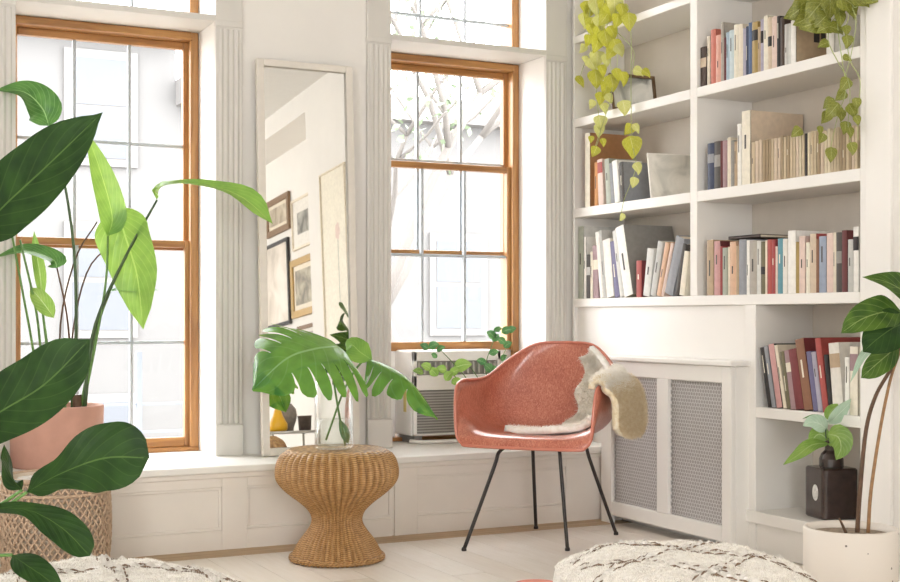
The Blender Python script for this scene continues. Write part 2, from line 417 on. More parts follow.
def window(idx, x0, x1, lift, label):
    win = thing('window_%d' % idx, label, 'window', (x0, Y_WIN, Z_LEDGE)); win['kind'] = 'structure'
    m = MB()
    m.box(x0 + .001, x0 + JW, Y_WIN, Y_WIN + .14, Z_SILL, Z_TR0 - .001); m.box(x1 - JW, x1 - .001, Y_WIN, Y_WIN + .14, Z_SILL, Z_TR0 - .001)
    m.build('jamb', M['wood'], win, bevel=.004)
    MB().box(x0 + JW, x1 - JW, Y_WIN - .006, Y_WIN + .14, Z_TR0 - .034, Z_TR0 - .001).build('head_jamb', M['woodx'], win, bevel=.005)
    MB().box(x0 + .001, x1 - .001, Y_WIN - .004, Y_WIN + .14, Z_SILL - .004, Z_SILL + .014).build('sill', M['woodx'], win, bevel=.003)
    sash(win, 'upper_sash', x0 + JW - .004, x1 - JW + .004, Y_WIN + .065, Z_MEET - .022, Z_TR0 - .032, wdt=.025, bot=.03, top=.032)
    sash(win, 'lower_sash', x0 + JW - .004, x1 - JW + .004, Y_WIN + .018, Z_SILL + .014 + lift, Z_MEET + .018 + lift, wdt=.031, top=.03, bot=.042)
    m = MB()                              # parting beads on the jambs
    for a, b in ((x0 + JW - .001, x0 + JW + .008), (x1 - JW - .008, x1 - JW + .001)):
        m.box(a, b, Y_WIN - .004, Y_WIN + .012, Z_SILL + .014, Z_TR0 - .04)
    m.build('stop_bead', M['wood'], win, bevel=.002)
    # transom light above the bar
    t = thing('window_%d' % (idx + 3), label.replace('double-hung sash window', 'transom light with yellow wooden frame'), 'window', (x0, Y_WIN, Z_TR1)); t['kind'] = 'structure'
    m = MB().box(x0 + .001, x0 + .04, Y_WIN, Y_WIN + .12, Z_TR1, Z_HEAD); m.box(x1 - .04, x1 - .001, Y_WIN, Y_WIN + .12, Z_TR1, Z_HEAD)
    m.build('jamb', M['wood'], t, bevel=.004)
    MB().box(x0 + .04, x1 - .04, Y_WIN, Y_WIN + .12, Z_HEAD - .04, Z_HEAD).build('head_jamb', M['woodx'], t, bevel=.004)
    MB().box(x0 + .04, x1 - .04, Y_WIN + .03, Y_WIN + .06, Z_TR1, Z_TR1 + .018).build('bottom_rail', M['muntin'], t, bevel=.003)
    g0, g1 = x0 + .04, x1 - .04
    for i in (1, 2):
        xc = g0 + (g1 - g0) * i / 3
        MB().box(xc - .006, xc + .006, Y_WIN + .035, Y_WIN + .06, Z_TR1 + .018, Z_HEAD - .04).build('muntin', M['muntin'], t, bevel=.002)
    zh = (Z_TR1 + .17, Z_TR1 + .44)
    for zc in zh: MB().box(g0, g1, Y_WIN + .036, Y_WIN + .059, zc - .006, zc + .006).build('muntin', M['muntin'], t, bevel=.002)
    zz = [Z_TR1 + .018, *zh, Z_HEAD - .04]
    for i in range(3):
        for c, e in zip(zz, zz[1:]):
            a = g0 + (g1 - g0) * i / 3 + .005; b = g0 + (g1 - g0) * (i + 1) / 3 - .005
            MB().add([(a, Y_WIN + .047, c), (b, Y_WIN + .047, c), (b, Y_WIN + .047, e), (a, Y_WIN + .047, e)], [(0, 1, 2, 3)]).build('pane', M['glass'], t)
window(1, *OPEN[1], 0, 'double-hung sash window behind the potted philodendron')
window(2, *OPEN[2], .40, 'double-hung sash window raised over the air conditioner')
# blank filler boards beside the air conditioner come with the unit further down
for a, b in OPEN:
    portal((a + b) / 2, Y_WIN + .2, (Z_LEDGE + Z_HEAD) / 2, b - a, Z_HEAD - Z_LEDGE, (-PI / 2, 0, 0))
for a, b in LWIN:
    portal(X_LEFT - .22, (a + b) / 2, 1.6, 2.4, b - a, (0, -PI / 2, 0))
for a, b in RWIN:
    portal((a + b) / 2, Y_REAR - .22, 1.55, b - a, 2.3, (PI / 2, 0, 0))

# ================================================================== outdoors
gy = struct(MB().box(-30, 40, Y_WIN + .2, 60, -3.2, -3.1).build('ground', pmat('street_ground', '#8f8c88', .9)), 'grey street ground far below the windows', 'ground')
M['brick_far'] = pmat('far_facade_stone', '#5c5b5a', .9, var=.02, scale=2)
M['far_glass'] = pmat('far_window_glass', '#4e5156', .6, var=.05, scale=1)
M['far_trim'] = pmat('far_trim_stone', '#6a6866', .8)
def far_building(x0, x1, y, z1, label, seed):
    b = thing('town_house', label, 'building', ((x0 + x1) / 2, y, -3.1))
    MB().box(x0, x1, y, y + 6, -3.1, z1).build('facade', M['brick_far'], b)
    n = int((x1 - x0) / 1.9)
    for i in range(n):
        for j in range(4):
            cx = x0 + (x1 - x0) * (i + .5) / n; cz = -2.0 + j * 2.6
            if cz + 1.8 > z1: continue
            f = MB().box(cx - .55, cx + .55, y - .06, y + .02, cz, cz + 1.75).build('window', M['far_trim'], b)
            MB().box(cx - .43, cx + .43, y - .075, y - .05, cz + .12, cz + .84).build('pane', M['far_glass'], f)
            MB().box(cx - .43, cx + .43, y - .075, y - .05, cz + .92, cz + 1.62).build('pane', M['far_glass'], f)
    MB().box(x0 + .001, x1 - .001, y - .35, y + .1, z1 - .4, z1).build('cornice', M['far_trim'], b)
far_building(-4, 5.2, 20, 5.6, 'wide pale stone town house across the street behind the railing', 1)
far_building(5.2, 17, 20, 4.6, 'lower pale town house across the street behind the bare tree', 2)
M['iron'] = pmat('railing_iron', '#5a5f66', .6)
rl = thing('iron_railing', 'grey iron railing outside the window behind the philodendron', 'railing', (1.2, 7.0, -3.1))
for z in (.28, .43): MB().box(.4, 2.7, 6.99, 7.01, z, z + .012).build('rail', M['iron'], rl)
for x in (.62, 1.62): MB().box(x - .014, x + .014, 6.985, 7.015, -3.1, .72).build('post', M['iron'], rl)
tr = thing('street_tree', 'thin branching tree with pale leaves in the street', 'tree', (6.6, 12.5, -3.1))
random.seed(3)
tm = MB(); tips = []
def branch(p, d, L, r, lv):
    q = [p]; dd = d.copy()
    for i in range(4):
        dd = (dd + Vector((random.uniform(-.25, .25), random.uniform(-.25, .25), random.uniform(-.05, .15)))).normalized(); q.append(q[-1] + dd * L / 4)
    tm.tube(q, [r * (1 - .12 * i) for i in range(5)], 6)
    if lv == 0: tips.append(q); return
    for i in range(3 if lv > 1 else 4):
        a = random.uniform(0, 2 * PI)
        branch(q[-1 - (i % 2)], (dd * .6 + Vector((math.cos(a), math.sin(a), .35)) * .8).normalized(), L * .68, r * .55, lv - 1)
branch(Vector((6.6, 12.5, -3.1)), Vector((0, 0, 1)), 4.2, .14, 3)
tm.build('trunk', pmat('bark', '#5d5955', .9), tr, smooth=True)
lm = MB()
for q in tips:
    for p in q[1:]:
        for _ in range(9):
            c = p + Vector((random.gauss(0, .22), random.gauss(0, .22), random.gauss(0, .18)))
            a = Vector((random.gauss(0, 1), random.gauss(0, 1), random.gauss(0, 1))).normalized() * .06
            b = a.cross(Vector((random.gauss(0, 1), random.gauss(0, 1), random.gauss(0, 1)))).normalized() * .035
            lm.add([c - a, c + b, c + a, c - b], [(0, 1, 2, 3)])
lm.build('foliage', pmat('street_leaf', '#64725a', .7), tr, kind='stuff')
# ================================================================== built-in bookcase
Y_CW = Y_PIL                                           # window end of the case
CD = .285                                              # shelf depth
def zx(px, py): return onX(px, py, X_CASE).z
def yx(px): return onX(px, 300, X_CASE).y
ZS = {                                                  # shelf top / bottom heights
 'H': (zx(640, 12.5), zx(640, 20.5)), 'G': (zx(697, 87.5), zx(697, 97.5)), 'B': (zx(720, 188.0), zx(720, 199)),
 'C': (zx(720, 295.2), zx(720, 305.2)), 'D': (zx(757, 406.8), zx(757, 417.5)), 'K': (zx(757, 511), zx(757, 523))}
YD0, YD1 = yx(690), yx(697)                             # middle upright
YL0, YL1 = yx(744.5), yx(755.5)                         # lower upright
case = thing('bookcase', 'white built-in bookcase with deep open shelves beside the window', 'bookcase', (X_CASE, Y_CW, 0))
XB0, XB1 = X_CASE, X_CASE + CD
def part(name, x0, x1, y0, y1, z0, z1, mat='case', bevel=.003):
    return MB().box(x0, x1, y0, y1, z0, z1).build(name, M[mat], case, bevel=bevel)
part('back_panel', XB1, XB1 + .014, Y_END1, Y_CW, .0, Z_CEIL - .002, 'case_back_shaded', 0)
part('side_panel', XB0, XB1, Y_CW - .018, Y_CW - .001, 0, Z_CEIL - .002)
part('side_panel', XB0, XB1, Y_END1, Y_END0, 0, Z_CEIL - .002)
part('upright', XB0, XB1, YD1, YD0, ZS['C'][0], Z_CEIL - .002)
part('upright', XB0, XB1, YL1, YL0, 0.002, ZS['C'][1])
for k in 'HG':                                          # window bay and outer bay share these heights
    z1, z0 = ZS[k]
    if k == 'H': part('shelf', XB0, XB1, YD0, Y_CW - .018, z0, z1); part('shelf', XB0, XB1, Y_END0, YD1, z0 + .02, z1 + .02)
    else: part('shelf', XB0, XB1, YD0, Y_CW - .018, z0, z1); part('shelf', XB0, XB1, Y_END0, YD1, z0, z1)
part('shelf', XB0, XB1, YD0, Y_CW - .018, ZS['B'][1], ZS['B'][0]); part('shelf', XB0, XB1, Y_END0, YD1, ZS['B'][1], ZS['B'][0])
part('shelf', XB0 - .001, XB1, Y_END0, Y_CW - .018, ZS['C'][1], ZS['C'][0])
part('shelf', XB0, XB1, Y_END0, YL1, ZS['D'][1], ZS['D'][0])
part('shelf', XB0 - .012, XB1, Y_END0, YL0 + .0, ZS['K'][1], ZS['K'][0])
part('plinth_panel', XB0 + .006, XB0 + .02, Y_END0, YL1, 0.002, ZS['K'][1])
part('niche_panel', XB0 + .018, XB0 + .03, YL0, Y_CW - .018, .0, ZS['C'][1])

# ---- radiator cover in the niche below
XR = X_CASE - .085
rad = thing('radiator_cover', 'white wooden radiator cover with two perforated metal grilles', 'radiator cover', (XR, 4.2, 0))
yR = lambda px: onX(px, 400, XR).y
zR = lambda px, py: onX(px, py, XR).z
ya, yb = yR(601), yR(731)                               # far and near end of the front
zt, zb = zR(700, 365), zR(670, 529.5)
gl = [(yR(611), yR(656.5)), (yR(667.5), yR(721.5))]       # two grille openings
gz1, gz0 = zR(700, 381.5), zR(700, 521.5)
def rp(name, *b, mat='case', bevel=.003): return MB().box(*b).build(name, M[mat], rad, bevel=bevel)
T = .022
rp('top_rail', XR + .0008, XR + T, gl[1][1], gl[0][0], gz1, zt - .001); rp('bottom_rail', XR + .0008, XR + T, gl[1][1], gl[0][0], zb, gz0)
rp('stile', XR, XR + T, gl[0][0], ya, .0, zt - .001); rp('stile', XR, XR + T, yb, gl[1][1], .0, zt - .001)
rp('stile', XR, XR + T, gl[1][0], gl[0][1], gz0, gz1)
rp('side_board', XR + T, X_CASE + .015, yb, yb + .02, 0, zt - .001); rp('side_board', XR + T, X_CASE + .015, ya - .02, ya, 0, zt - .001)
rp('top_board', XR - .014, X_CASE + .017, yb - .012, ya + .012, zt, zt + .022, bevel=.005)
rp('heater_casing', X_CASE - .03, X_CASE + .016, yb + .03, ya - .03, .12, zt - .05, mat='dark', bevel=.01)
M['grille'] = pmat('perforated_steel', '#d8d6d6', .45, metal=.15, var=.03)
M['backing'] = pmat('grille_backing_cloth', '#b3afad', .8)
def hexgrille(y0, y1, z0, z1):
    """steel sheet with staggered hexagonal holes, every hole cut"""
    m = MB(); p = .0165; dz = p * .866; R = p / math.sqrt(3); r = R * .74; k = 0
    z = z0
    while z < z1 + dz:
        y = y1 + (p / 2 if k % 2 else 0)
        while y < y0 + p:
            vs = []
            for rad_ in (R, r):
                for a in range(6):
                    q = PI / 6 + a * PI / 3
                    vs.append((XR + .014, min(max(y + rad_ * math.cos(q), y1), y0), min(max(z + rad_ * math.sin(q), z0), z1)))
            m.add(vs, [(a, (a + 1) % 6, 6 + (a + 1) % 6, 6 + a) for a in range(6)])
            y += p
        z += dz; k += 1
    g = m.build('grille', M['grille'], rad)
    MB().box(XR + .03, XR + .034, y1 - .01, y0 + .01, z0 - .01, z1 + .01).build('backing', M['backing'], g)
for y0, y1 in gl: hexgrille(y0, y1, gz0, gz1)

# ================================================================== books
C = {'black': '#2a2526', 'dark brown': '#4a362c', 'cream': '#dfd3bd', 'coral': '#cf6a55', 'salmon': '#d99a86', 'stone grey': '#a9a196',
 'maroon': '#6b2a2c', 'sky blue': '#9fb9cb', 'pale blue': '#bccfd6', 'ivory': '#e3dcc8', 'lavender': '#a8a3b8', 'navy': '#34405f', 'blue': '#4d6690',
 'mustard': '#a68a3f', 'tan': '#b59a78', 'beige': '#cdb79d', 'charcoal': '#4b4642', 'silver grey': '#bdbdba', 'white': '#e8e6e1', 'crimson': '#a83a3e',
 'pink': '#c9918f', 'sage': '#a3aa9b', 'peach': '#d8ab88', 'slate': '#8a8e96', 'olive': '#6d6648', 'red': '#b2413b', 'teal': '#4f93a3', 'mauve': '#a07f85',
 'brown': '#8b5a3a', 'violet': '#6a6690', 'grey': '#8c8984', 'dark red': '#7c2a30', 'blush': '#dcc0b4', 'steel blue': '#8e9cb4', 'cork brown': '#b27a45',
 'buff': '#c7b28f', 'khaki': '#a28a66', 'straw': '#d9cbab', 'pale grey': '#cfd0cc', 'orange': '#d08a3a', 'off-white': '#dedad2'}
def book_mat(n):
    k = 'book_' + n
    c = hexcol(C[n]); g = .3 * c[0] + .55 * c[1] + .15 * c[2]
    c = tuple(x * .8 + g * .2 * t for x, t in zip(c, (1.06, 1.0, .9)))          # sun-faded cloth and paper
    if k not in M: M[k] = pmat(k.replace(' ', '_') + '_cover', c, .55, var=.07, scale=45, bump=.05, bscale=200)
    return M[k]
M['pages'] = pmat('book_pages', '#d8ccb6', .85, var=.06, scale=120)
def band_mat(n): return book_mat(n)
BOOKS = []
def book(shelf, x0, x1, ytop, col, lean=0, d=None, kind='book', band=None, cover=None, hard=True):
    """x0,x1: pixel span of the foot of the spine; ytop: pixel height of its top; lean: pixel shift of the top"""
    BOOKS.append(dict(s=shelf, x0=x0, x1=x1, yt=ytop, c=col, lean=lean, d=d, kind=kind, band=band, cover=cover, hard=hard))
SH = {'A': ('G', 'outer-bay top shelf'), 'B': ('B', 'outer-bay middle shelf'), 'C': ('C', 'outer-bay long shelf'),
      'D': ('D', 'outer-bay fourth shelf'), 'E': ('C', 'window-bay long shelf'), 'F': ('B', 'window-bay middle shelf')}
def row(shelf, data):
    for t in data:
        x0, x1, yt, col = t[:4]; kw = t[4] if len(t) > 4 else {}
        book(shelf, x0, x1, yt, col, **kw)
row('A', [(700.5, 706.5, 47, 'dark brown', dict(band='beige')), (707.2, 710.4, 36, 'cream'), (710.8, 716, 29.5, 'coral'), (716, 721, 35, 'salmon'),
 (721, 724, 22, 'stone grey'), (724, 726.3, 37, 'maroon'), (726.3, 729.4, 32, 'sky blue'), (729.4, 734, 30, 'pale blue'), (734, 738.2, 24.5, 'ivory'),
 (738.4, 743, 24, 'cream'), (743, 746, 28, 'lavender'), (746, 748.6, 26, 'navy'), (748.6, 752, 22.4, 'blue'), (752, 758, 22, 'mustard', dict(band='black')),
 (758, 760.7, 26.5, 'tan'), (760.7, 763.7, 19, 'lavender', dict(band='black')), (763.7, 768, 15.5, 'ivory'), (768, 772, 17, 'beige', dict(band='black')), (772, 777, 16.5, 'blush'),
 (777, 780.4, 15.8, 'black'), (780.4, 784.6, 17, 'dark brown'), (784.6, 788.7, 24, 'silver grey'), (788.7, 791, 23, 'pale grey'), (791, 796, 20, 'white', dict(d=.2, cover='tan')),
 (826.5, 834.5, 13, 'white', dict(d=.12))])
row('B', [(707.7, 714.3, 143, 'navy', dict(band='slate')), (714.3, 720.5, 141, 'charcoal', dict(band='grey')), (720.5, 722.8, 140.5, 'maroon'), (722.8, 727.5, 140, 'mauve'),
 (727.5, 731, 137, 'cream'), (731, 734.4, 140, 'grey'), (734.4, 737.5, 141, 'tan'), (737.5, 741.6, 123.5, 'white'), (741.8, 750.5, 111, 'ivory', dict(d=.262, cover='beige'))])
random.seed(11)
xx = 751.5
while xx < 857.5:
    wd = random.choice((2.6, 3.0, 3.4, 3.8)); t = (xx - 757) / 102
    dark = abs(xx - 805.5) < 1.8
    row('B', [(xx, min(xx + wd - .35, 859), 140.4 - 16.0 * t + random.uniform(-1.6, 1.0), 'black' if dark else random.choice(('buff', 'khaki', 'straw', 'buff', 'beige', 'khaki')), dict(kind='journal', hard=False, d=.19))])
    xx += wd + .05
row('C', [(707, 713.7, 239.4, 'tan'), (714.2, 720.3, 240.5, 'pink', dict(cover='maroon')), (720.3, 722.4, 245.6, 'crimson'), (722.6, 727.6, 247, 'sage'), (728, 730, 246, 'cream'),
 (730, 736.4, 241, 'peach'), (736.4, 739, 245, 'tan'), (739, 746.7, 238.7, 'slate'), (746.7, 749.8, 239.5, 'white'), (749.8, 757, 240, 'stone grey'), (757, 761, 240, 'pale grey'),
 (761, 765.3, 240.8, 'olive', dict(band='black')), (765.3, 767.4, 239.5, 'cream'), (767.4, 772, 238.7, 'red'), (772, 775.6, 239.4, 'crimson'), (775.6, 777.7, 245.6, 'blush'), (777.9, 783, 237.8, 'teal'),
 (783, 787.7, 238, 'off-white'), (788, 795.8, 230, 'white'), (795.8, 799.3, 241, 'mustard'), (799.3, 805.5, 235.5, 'blush'), (806, 810, 241.7, 'ivory'), (810, 816.3, 233, 'beige', dict(cover='red')),
 (816.3, 818.9, 238, 'brown'), (819.2, 826.4, 235.5, 'steel blue'), (826.8, 833.3, 232.4, 'blush'), (833.3, 836.4, 231.6, 'cream'), (836.4, 841.9, 231.6, 'charcoal', dict(band='grey')),
 (841.9, 847.3, 229.5, 'maroon'), (848, 853.2, 238.6, 'silver grey'), (853.4, 858.9, 226, 'white', dict(band='black'))])
row('D', [(768, 772, 347, 'black', dict(lean=-8)), (772, 776, 345.5, 'slate', dict(lean=-8.3)), (776.8, 782.6, 344, 'pink', dict(lean=-8.6, cover='black')), (783.6, 787, 344.7, 'cream', dict(lean=-9.5)),
 (787, 791, 351, 'olive', dict(lean=-7)), (791, 796, 350, 'mauve', dict(lean=-7, band='ivory')), (796, 804.2, 349, 'dark red', dict(lean=-8)), (804.4, 813.2, 339, 'brown', dict(lean=-9.5, cover='dark red')),
 (813.6, 818.4, 351, 'violet', dict(lean=-7.6)), (818.4, 823, 351.5, 'lavender', dict(lean=-7.4)), (823.2, 829, 337.7, 'red', dict(lean=-8.5, d=.26)), (829.2, 833, 354, 'black', dict(lean=-5.5)),
 (833.4, 844, 342.4, 'off-white', dict(lean=-5, band='tan')), (845, 849.6, 356, 'white'), (850, 858, 345.5, 'ivory', dict(band='mauve'))])
row('E', [(578.5, 583.6, 226, 'sage', dict(d=.27, cover='pale grey')), (584, 586.3, 236, 'white'), (586.5, 590.2, 254, 'charcoal', dict(band='silver grey')), (590.4, 593, 251, 'ivory'), (593.4, 598.6, 245, 'mauve', dict(band='cream', lean=-1)),
 (600.2, 604, 232, 'white', dict(lean=-5)), (604.2, 606.6, 230, 'silver grey', dict(lean=-5)), (606.8, 614.4, 240, 'off-white', dict(lean=-4.5)), (615, 619.6, 241.5, 'violet', dict(lean=-5)),
 (620.2, 624.2, 231, 'pale grey', dict(lean=-8)), (624.6, 633.4, 228, 'white', dict(lean=-9.5, cover='grey', d=.275)), (636.4, 641.6, 260, 'red', dict(cover='dark red')),
 (643.2, 650, 249, 'pale grey', dict(lean=4.5)), (650.4, 656, 242, 'silver grey', dict(lean=8)), (656.6, 661, 243, 'peach', dict(lean=9)), (661.2, 664.4, 243.5, 'blush', dict(lean=10)),
 (664.8, 673.6, 239, 'slate', dict(lean=12)), (674.4, 678.6, 244, 'charcoal', dict(lean=9)), (679.4, 684.8, 251, 'ivory', dict(lean=4.6))])
row('F', [(585, 590, 133, 'ivory', dict(d=.24, cover='cork brown')), (594.5, 598, 162, 'orange'), (598.6, 603.8, 159.5, 'blush', dict(band='red', lean=-1.5)), (606.4, 611, 159, 'sage', dict(lean=-2)),
 (611.2, 614.6, 163, 'slate', dict(lean=-2)), (615, 620.2, 161, 'white', dict(lean=-3)), (620.6, 624.4, 162, 'charcoal', dict(lean=-1.5, d=.2, cover='slate'))])
seen = {}
by = {}
for b in BOOKS: by.setdefault(b['s'], []).append(b)
for s, lst in by.items():
    zk, phrase = SH[s]
    zsh = ZS[zk][0]
    for i, b in enumerate(lst):
        XF = X_CASE + .012 + (.0 if s != 'A' else .004)
        yl, yr = onX(b['x0'], 300, XF).y, onX(b['x1'], 300, XF).y          # yl is farther
        yt = onX(b['x0'] + b['lean'], 300, XF).y
        ztop = onX(b['x0'] + b['lean'], b['yt'], XF).z
        h = max(.1, ztop - zsh); ang = math.atan2(yt - yl, h)              # lean: top shifts along +Y when leaning to the window
        th = max(.004, yl - yr - .0006); hh = h / math.cos(ang) - .004
        thn = th * math.cos(ang) if abs(ang) > .02 else th
        d = b['d'] or (min(.24, max(.12, hh * .72)) + random.uniform(-.008, .008))
        d = min(d, CD - .02)
        wd = 'tall' if hh > .235 else ('short' if hh < .165 else '')
        thick = 'thick' if thn > .034 else ('thin' if thn < .013 else '')
        adj = ' '.join(x for x in (wd, thick) if x)
        if b['kind'] == 'journal' and b['c'] != 'black':
            lab = 'thin buff journal in the uniform run on the ' + phrase; grp = 'buff journals on the middle shelf'
        else:
            nb = lst[i - 1]['c'] if i else None
            na = lst[i + 1]['c'] if i + 1 < len(lst) else None
            lab = ((adj + ' ') if adj else '') + b['c'] + (' journal' if b['kind'] == 'journal' else ' book') + (
                (' between %s and %s' % (nb, na)) if nb and na else (' beside the %s one at the row end' % (nb or na))) + ', ' + phrase
            grp = 'books on the ' + phrase
        root = thing('book', lab, 'book', (XF, yl, zsh), grp)
        root.rotation_euler = (-ang, 0, 0)                                  # stands on its lower corner
        root.location.z = zsh + .0005 + (thn * math.sin(-ang) if ang < 0 else 0)
        LOC[root.name] = (0, 0, 0)
        cm = book_mat(b['c']); c2 = book_mat(b['cover']) if b['cover'] else cm
        ct = min(.0028, thn * .2) if b['hard'] else min(.0012, thn * .16)
        # local axes: x back into the shelf, y towards the camera is negative, z up
        m = MB(); n = 5
        prof = [(-.0035 * math.sin(PI * q / n), -thn * q / n) for q in range(n + 1)]
        for q in range(n):
            a, e = prof[q], prof[q + 1]
            m.add([(a[0], a[1], 0), (e[0], e[1], 0), (e[0], e[1], hh), (a[0], a[1], hh)], [(0, 1, 2, 3)])
        m.mi = [0] * n
        m.box(0, ct, -thn, 0, 0, hh); m.box(0, d, -ct, 0, 0, hh); m.box(0, d, -thn, -thn + ct, 0, hh)
        m.mi += [0] * 6 + [1] * 12
        m.build('cover', [cm, c2], root)
        ins = .003 if b['hard'] else .0
        MB().box(ct, d - ins - .001, -thn + ct, -ct, ins, hh - ins - .0004).build('page_block', M['pages'], root)
        if b['band']:
            f0 = random.uniform(.35, .7); f1 = f0 + random.uniform(.14, .25)
            m = MB(); e = .0006
            for q in range(n):
                a, g = prof[q], prof[q + 1]
                m.add([(a[0]-e, a[1], hh*f0), (g[0]-e, g[1], hh*f0), (g[0]-e, g[1], hh*f1), (a[0]-e, a[1], hh*f1)], [(0, 1, 2, 3)])
            m.build('spine_label', book_mat(b['band']), root)
        if b['s'] == 'A' and b['cover'] == 'tan':
            for qx, qz, qw, qh in ((.085, .085, .028, .045), (.12, .10, .022, .035), (.07, .012, .055, .014), (.10, .15, .03, .02)):
                MB().add([(qx, -thn - .0006, qz), (qx + qw, -thn - .0006, qz), (qx + qw, -thn - .0006, qz + qh), (qx, -thn - .0006, qz + qh)], [(0, 1, 2, 3)]).build('cover_photo', book_mat('black'), root)
        if b['band']: pass
        elif thn > .014 and random.random() < .6:
            # two fine title bars across the spine
            m = MB(); e = .0006; lc = book_mat('ivory' if sum(hexcol(C[b['c']])) < .9 else 'charcoal')
            f0 = random.uniform(.3, .6); f1 = f0 + random.uniform(.12, .3)
            a = prof[2]; g = prof[3]
            m.add([(a[0]-e, a[1], hh*f0), (g[0]-e, g[1], hh*f0), (g[0]-e, g[1], hh*f1), (a[0]-e, a[1], hh*f1)], [(0, 1, 2, 3)])
            m.build('spine_title', lc, root)
# book standing flat on top of the row (dark thin slipcase lying on the long shelf row)
YB = onX(728, 300, X_CASE + .02)
def flat_book(px0, px1, shelf, py, th, col, lab):
    XF = X_CASE + .05
    a, e = onX(px0, 300, XF).y, onX(px1, 300, XF).y
    z = onX((px0 + px1) / 2, py, XF).z
    r = thing('book', lab, 'book', (XF, a, z)); 
    MB().box(XF, XF + .15, e, a, z, z + .0025).box(XF, XF + .15, e, a, z + th - .0025, z + th).box(XF, XF + .003, e, a, z, z + th).build('cover', book_mat(col), r)
    MB().box(XF + .003, XF + .146, e + .002, a - .002, z + .0025, z + th - .0025).build('page_block', M['pages'], r)
flat_book(728.5, 760, 'C', 238.6, .013, 'dark brown', 'dark brown book lying flat on top of the long row')

# ---- framed pieces and boards standing on the window-bay shelves
M['frame_brown'] = wood_mat('dark_frame_wood', '#5a4632', '#7b6147', 'z', 12)
def print_mat(name, a, b, c, scale=9):
    k = NT(name); tc = k.n('ShaderNodeTexCoord'); nz = k.n('ShaderNodeTexNoise', Scale=float(scale), Detail=5.0, Distortion=.8); k.l(tc.outputs['Object'], nz.inputs['Vector'])
    r = k.ramp(nz.outputs['Fac'], [(.35, hexcol(a)), (.5, hexcol(b)), (.62, hexcol(c))]); k.l(r.outputs[0], k.b.inputs['Base Color']); k.b.inputs['Roughness'].default_value = .3
    return k.m
def upright_panel(name, label, cat, A, u, wdt, hgt, fw, fmat, pm_, lean=.15, mat_margin=0):
    """A: lower far corner; u: unit vector along the foot; leans away from the viewer"""
    root = thing(name, label, cat, tuple(A)); u = u.normalized()
    nrm = Vector((u.y, -u.x, 0)); 
    if nrm.dot(-FWD) < 0: nrm = -nrm
    upv = (UP * math.cos(lean) - nrm * math.sin(lean)); n2 = u.cross(upv)
    if n2.dot(nrm) < 0: n2 = -n2
    def P(a, b, c): return A + u * a + upv * b + n2 * c
    def bx(m, a0, a1, b0, b1, c0, c1):
        vs = [P(a, b, c) for c in (c0, c1) for a, b in ((a0, b0), (a1, b0), (a1, b1), (a0, b1))]
        m.add(vs, [(0, 1, 2, 3), (4, 5, 6, 7), (0, 1, 5, 4), (1, 2, 6, 5), (2, 3, 7, 6), (3, 0, 4, 7)])
    if fw:
        for q in ((0, wdt, 0, fw), (0, wdt, hgt - fw, hgt), (0, fw, fw, hgt - fw), (wdt - fw, wdt, fw, hgt - fw)):
            m = MB(); bx(m, *q, 0, .016); m.build('frame_bar', fmat, root)
        m = MB(); bx(m, fw, wdt - fw, fw, hgt - fw, .002, .007); m.build('print', pm_, root)
    else:
        m = MB(); bx(m, 0, wdt, 0, hgt, 0, .012); m.build('board', fmat, root)
        m = MB(); bx(m, .006, wdt - .006, .006, hgt - .006, .012, .0128); m.build('print', pm_, root)
    return root
zG, zB_, zC_ = ZS['G'][0], ZS['B'][0], ZS['C'][0]
def shelf_pt(px, X, z): p = onX(px, 300, X); return Vector((p.x, p.y, z))
# photograph in a dark frame half hidden by the pothos
A = shelf_pt(611, X_CASE + .02, zG + .001); B_ = onZ(657, 99, zG)
B_ = Vector((X_CASE + .255, A.y - .02, zG))
upright_panel('photo_frame', 'small dark wooden photo frame behind the trailing pothos', 'photo frame', A, B_ - A, (B_ - A).length, .175, .013, M['frame_brown'],
              print_mat('grey_landscape_photo', '#7d7f7a', '#d9d9d4', '#eceae6', 7), .18)
A = shelf_pt(650.5, X_CASE + .03, zB_ + .001); B_ = Vector((X_CASE + .26, A.y - .05, zB_))
upright_panel('art_print', 'pale marbled print on board leaning on the middle window-bay shelf', 'print', A, B_ - A, (B_ - A).length, .205, 0, book_mat('off-white'),
              print_mat('pale_marble_print', '#b9b7ae', '#d8d4ca', '#e4e0d7', 8), .22)
A = Vector((X_CASE + .16, YD0 + .06, zG + .001)); B_ = Vector((X_CASE + .27, YD0 + .03, zG))
upright_panel('photo_frame', 'thin grey frame leaning against the middle upright', 'photo frame', A, B_ - A, (B_ - A).length, .17, .008, book_mat('grey'), print_mat('blank_photo', '#c9c9c4', '#d8d8d3', '#e4e4e0'), .2)
# ================================================================== air conditioner in the raised window
ac = thing('air_conditioner', 'white window air conditioner with grey louvres under the raised sash', 'air conditioner', (2.7, 5.34, Z_LEDGE))
AX0, AX1, AY0, AY1, AZ0, AZ1 = 2.472, 2.93, 5.335, 5.60, .362, .752
MB().box(AX0, AX1, AY0 + .02, AY1, AZ0, AZ1).build('casing', M['white'], ac, bevel=.008)
fz = lambda py: onY(440, py, AY0).z
MB().box(AX0 + .004, AX1 - .004, AY0, AY0 + .02, AZ0 + .004, fz(433)).box(AX0 + .004, AX1 - .004, AY0, AY0 + .02, fz(390), fz(375)).box(AX0 + .004, AX1 - .004, AY0, AY0 + .02, fz(361), AZ1 - .004) \
   .box(AX0 + .004, AX0 + .022, AY0, AY0 + .02, AZ0 + .004, AZ1 - .004).box(AX1 - .022, AX1 - .004, AY0, AY0 + .02, AZ0 + .004, AZ1 - .004).build('front_bezel', M['white'], ac, bevel=.003)
M['ac_dark'] = pmat('vent_shadow_plastic', '#8f8d88', .7); M['ac_louvre'] = pmat('grey_louvre_plastic', '#bdbbb6', .5)
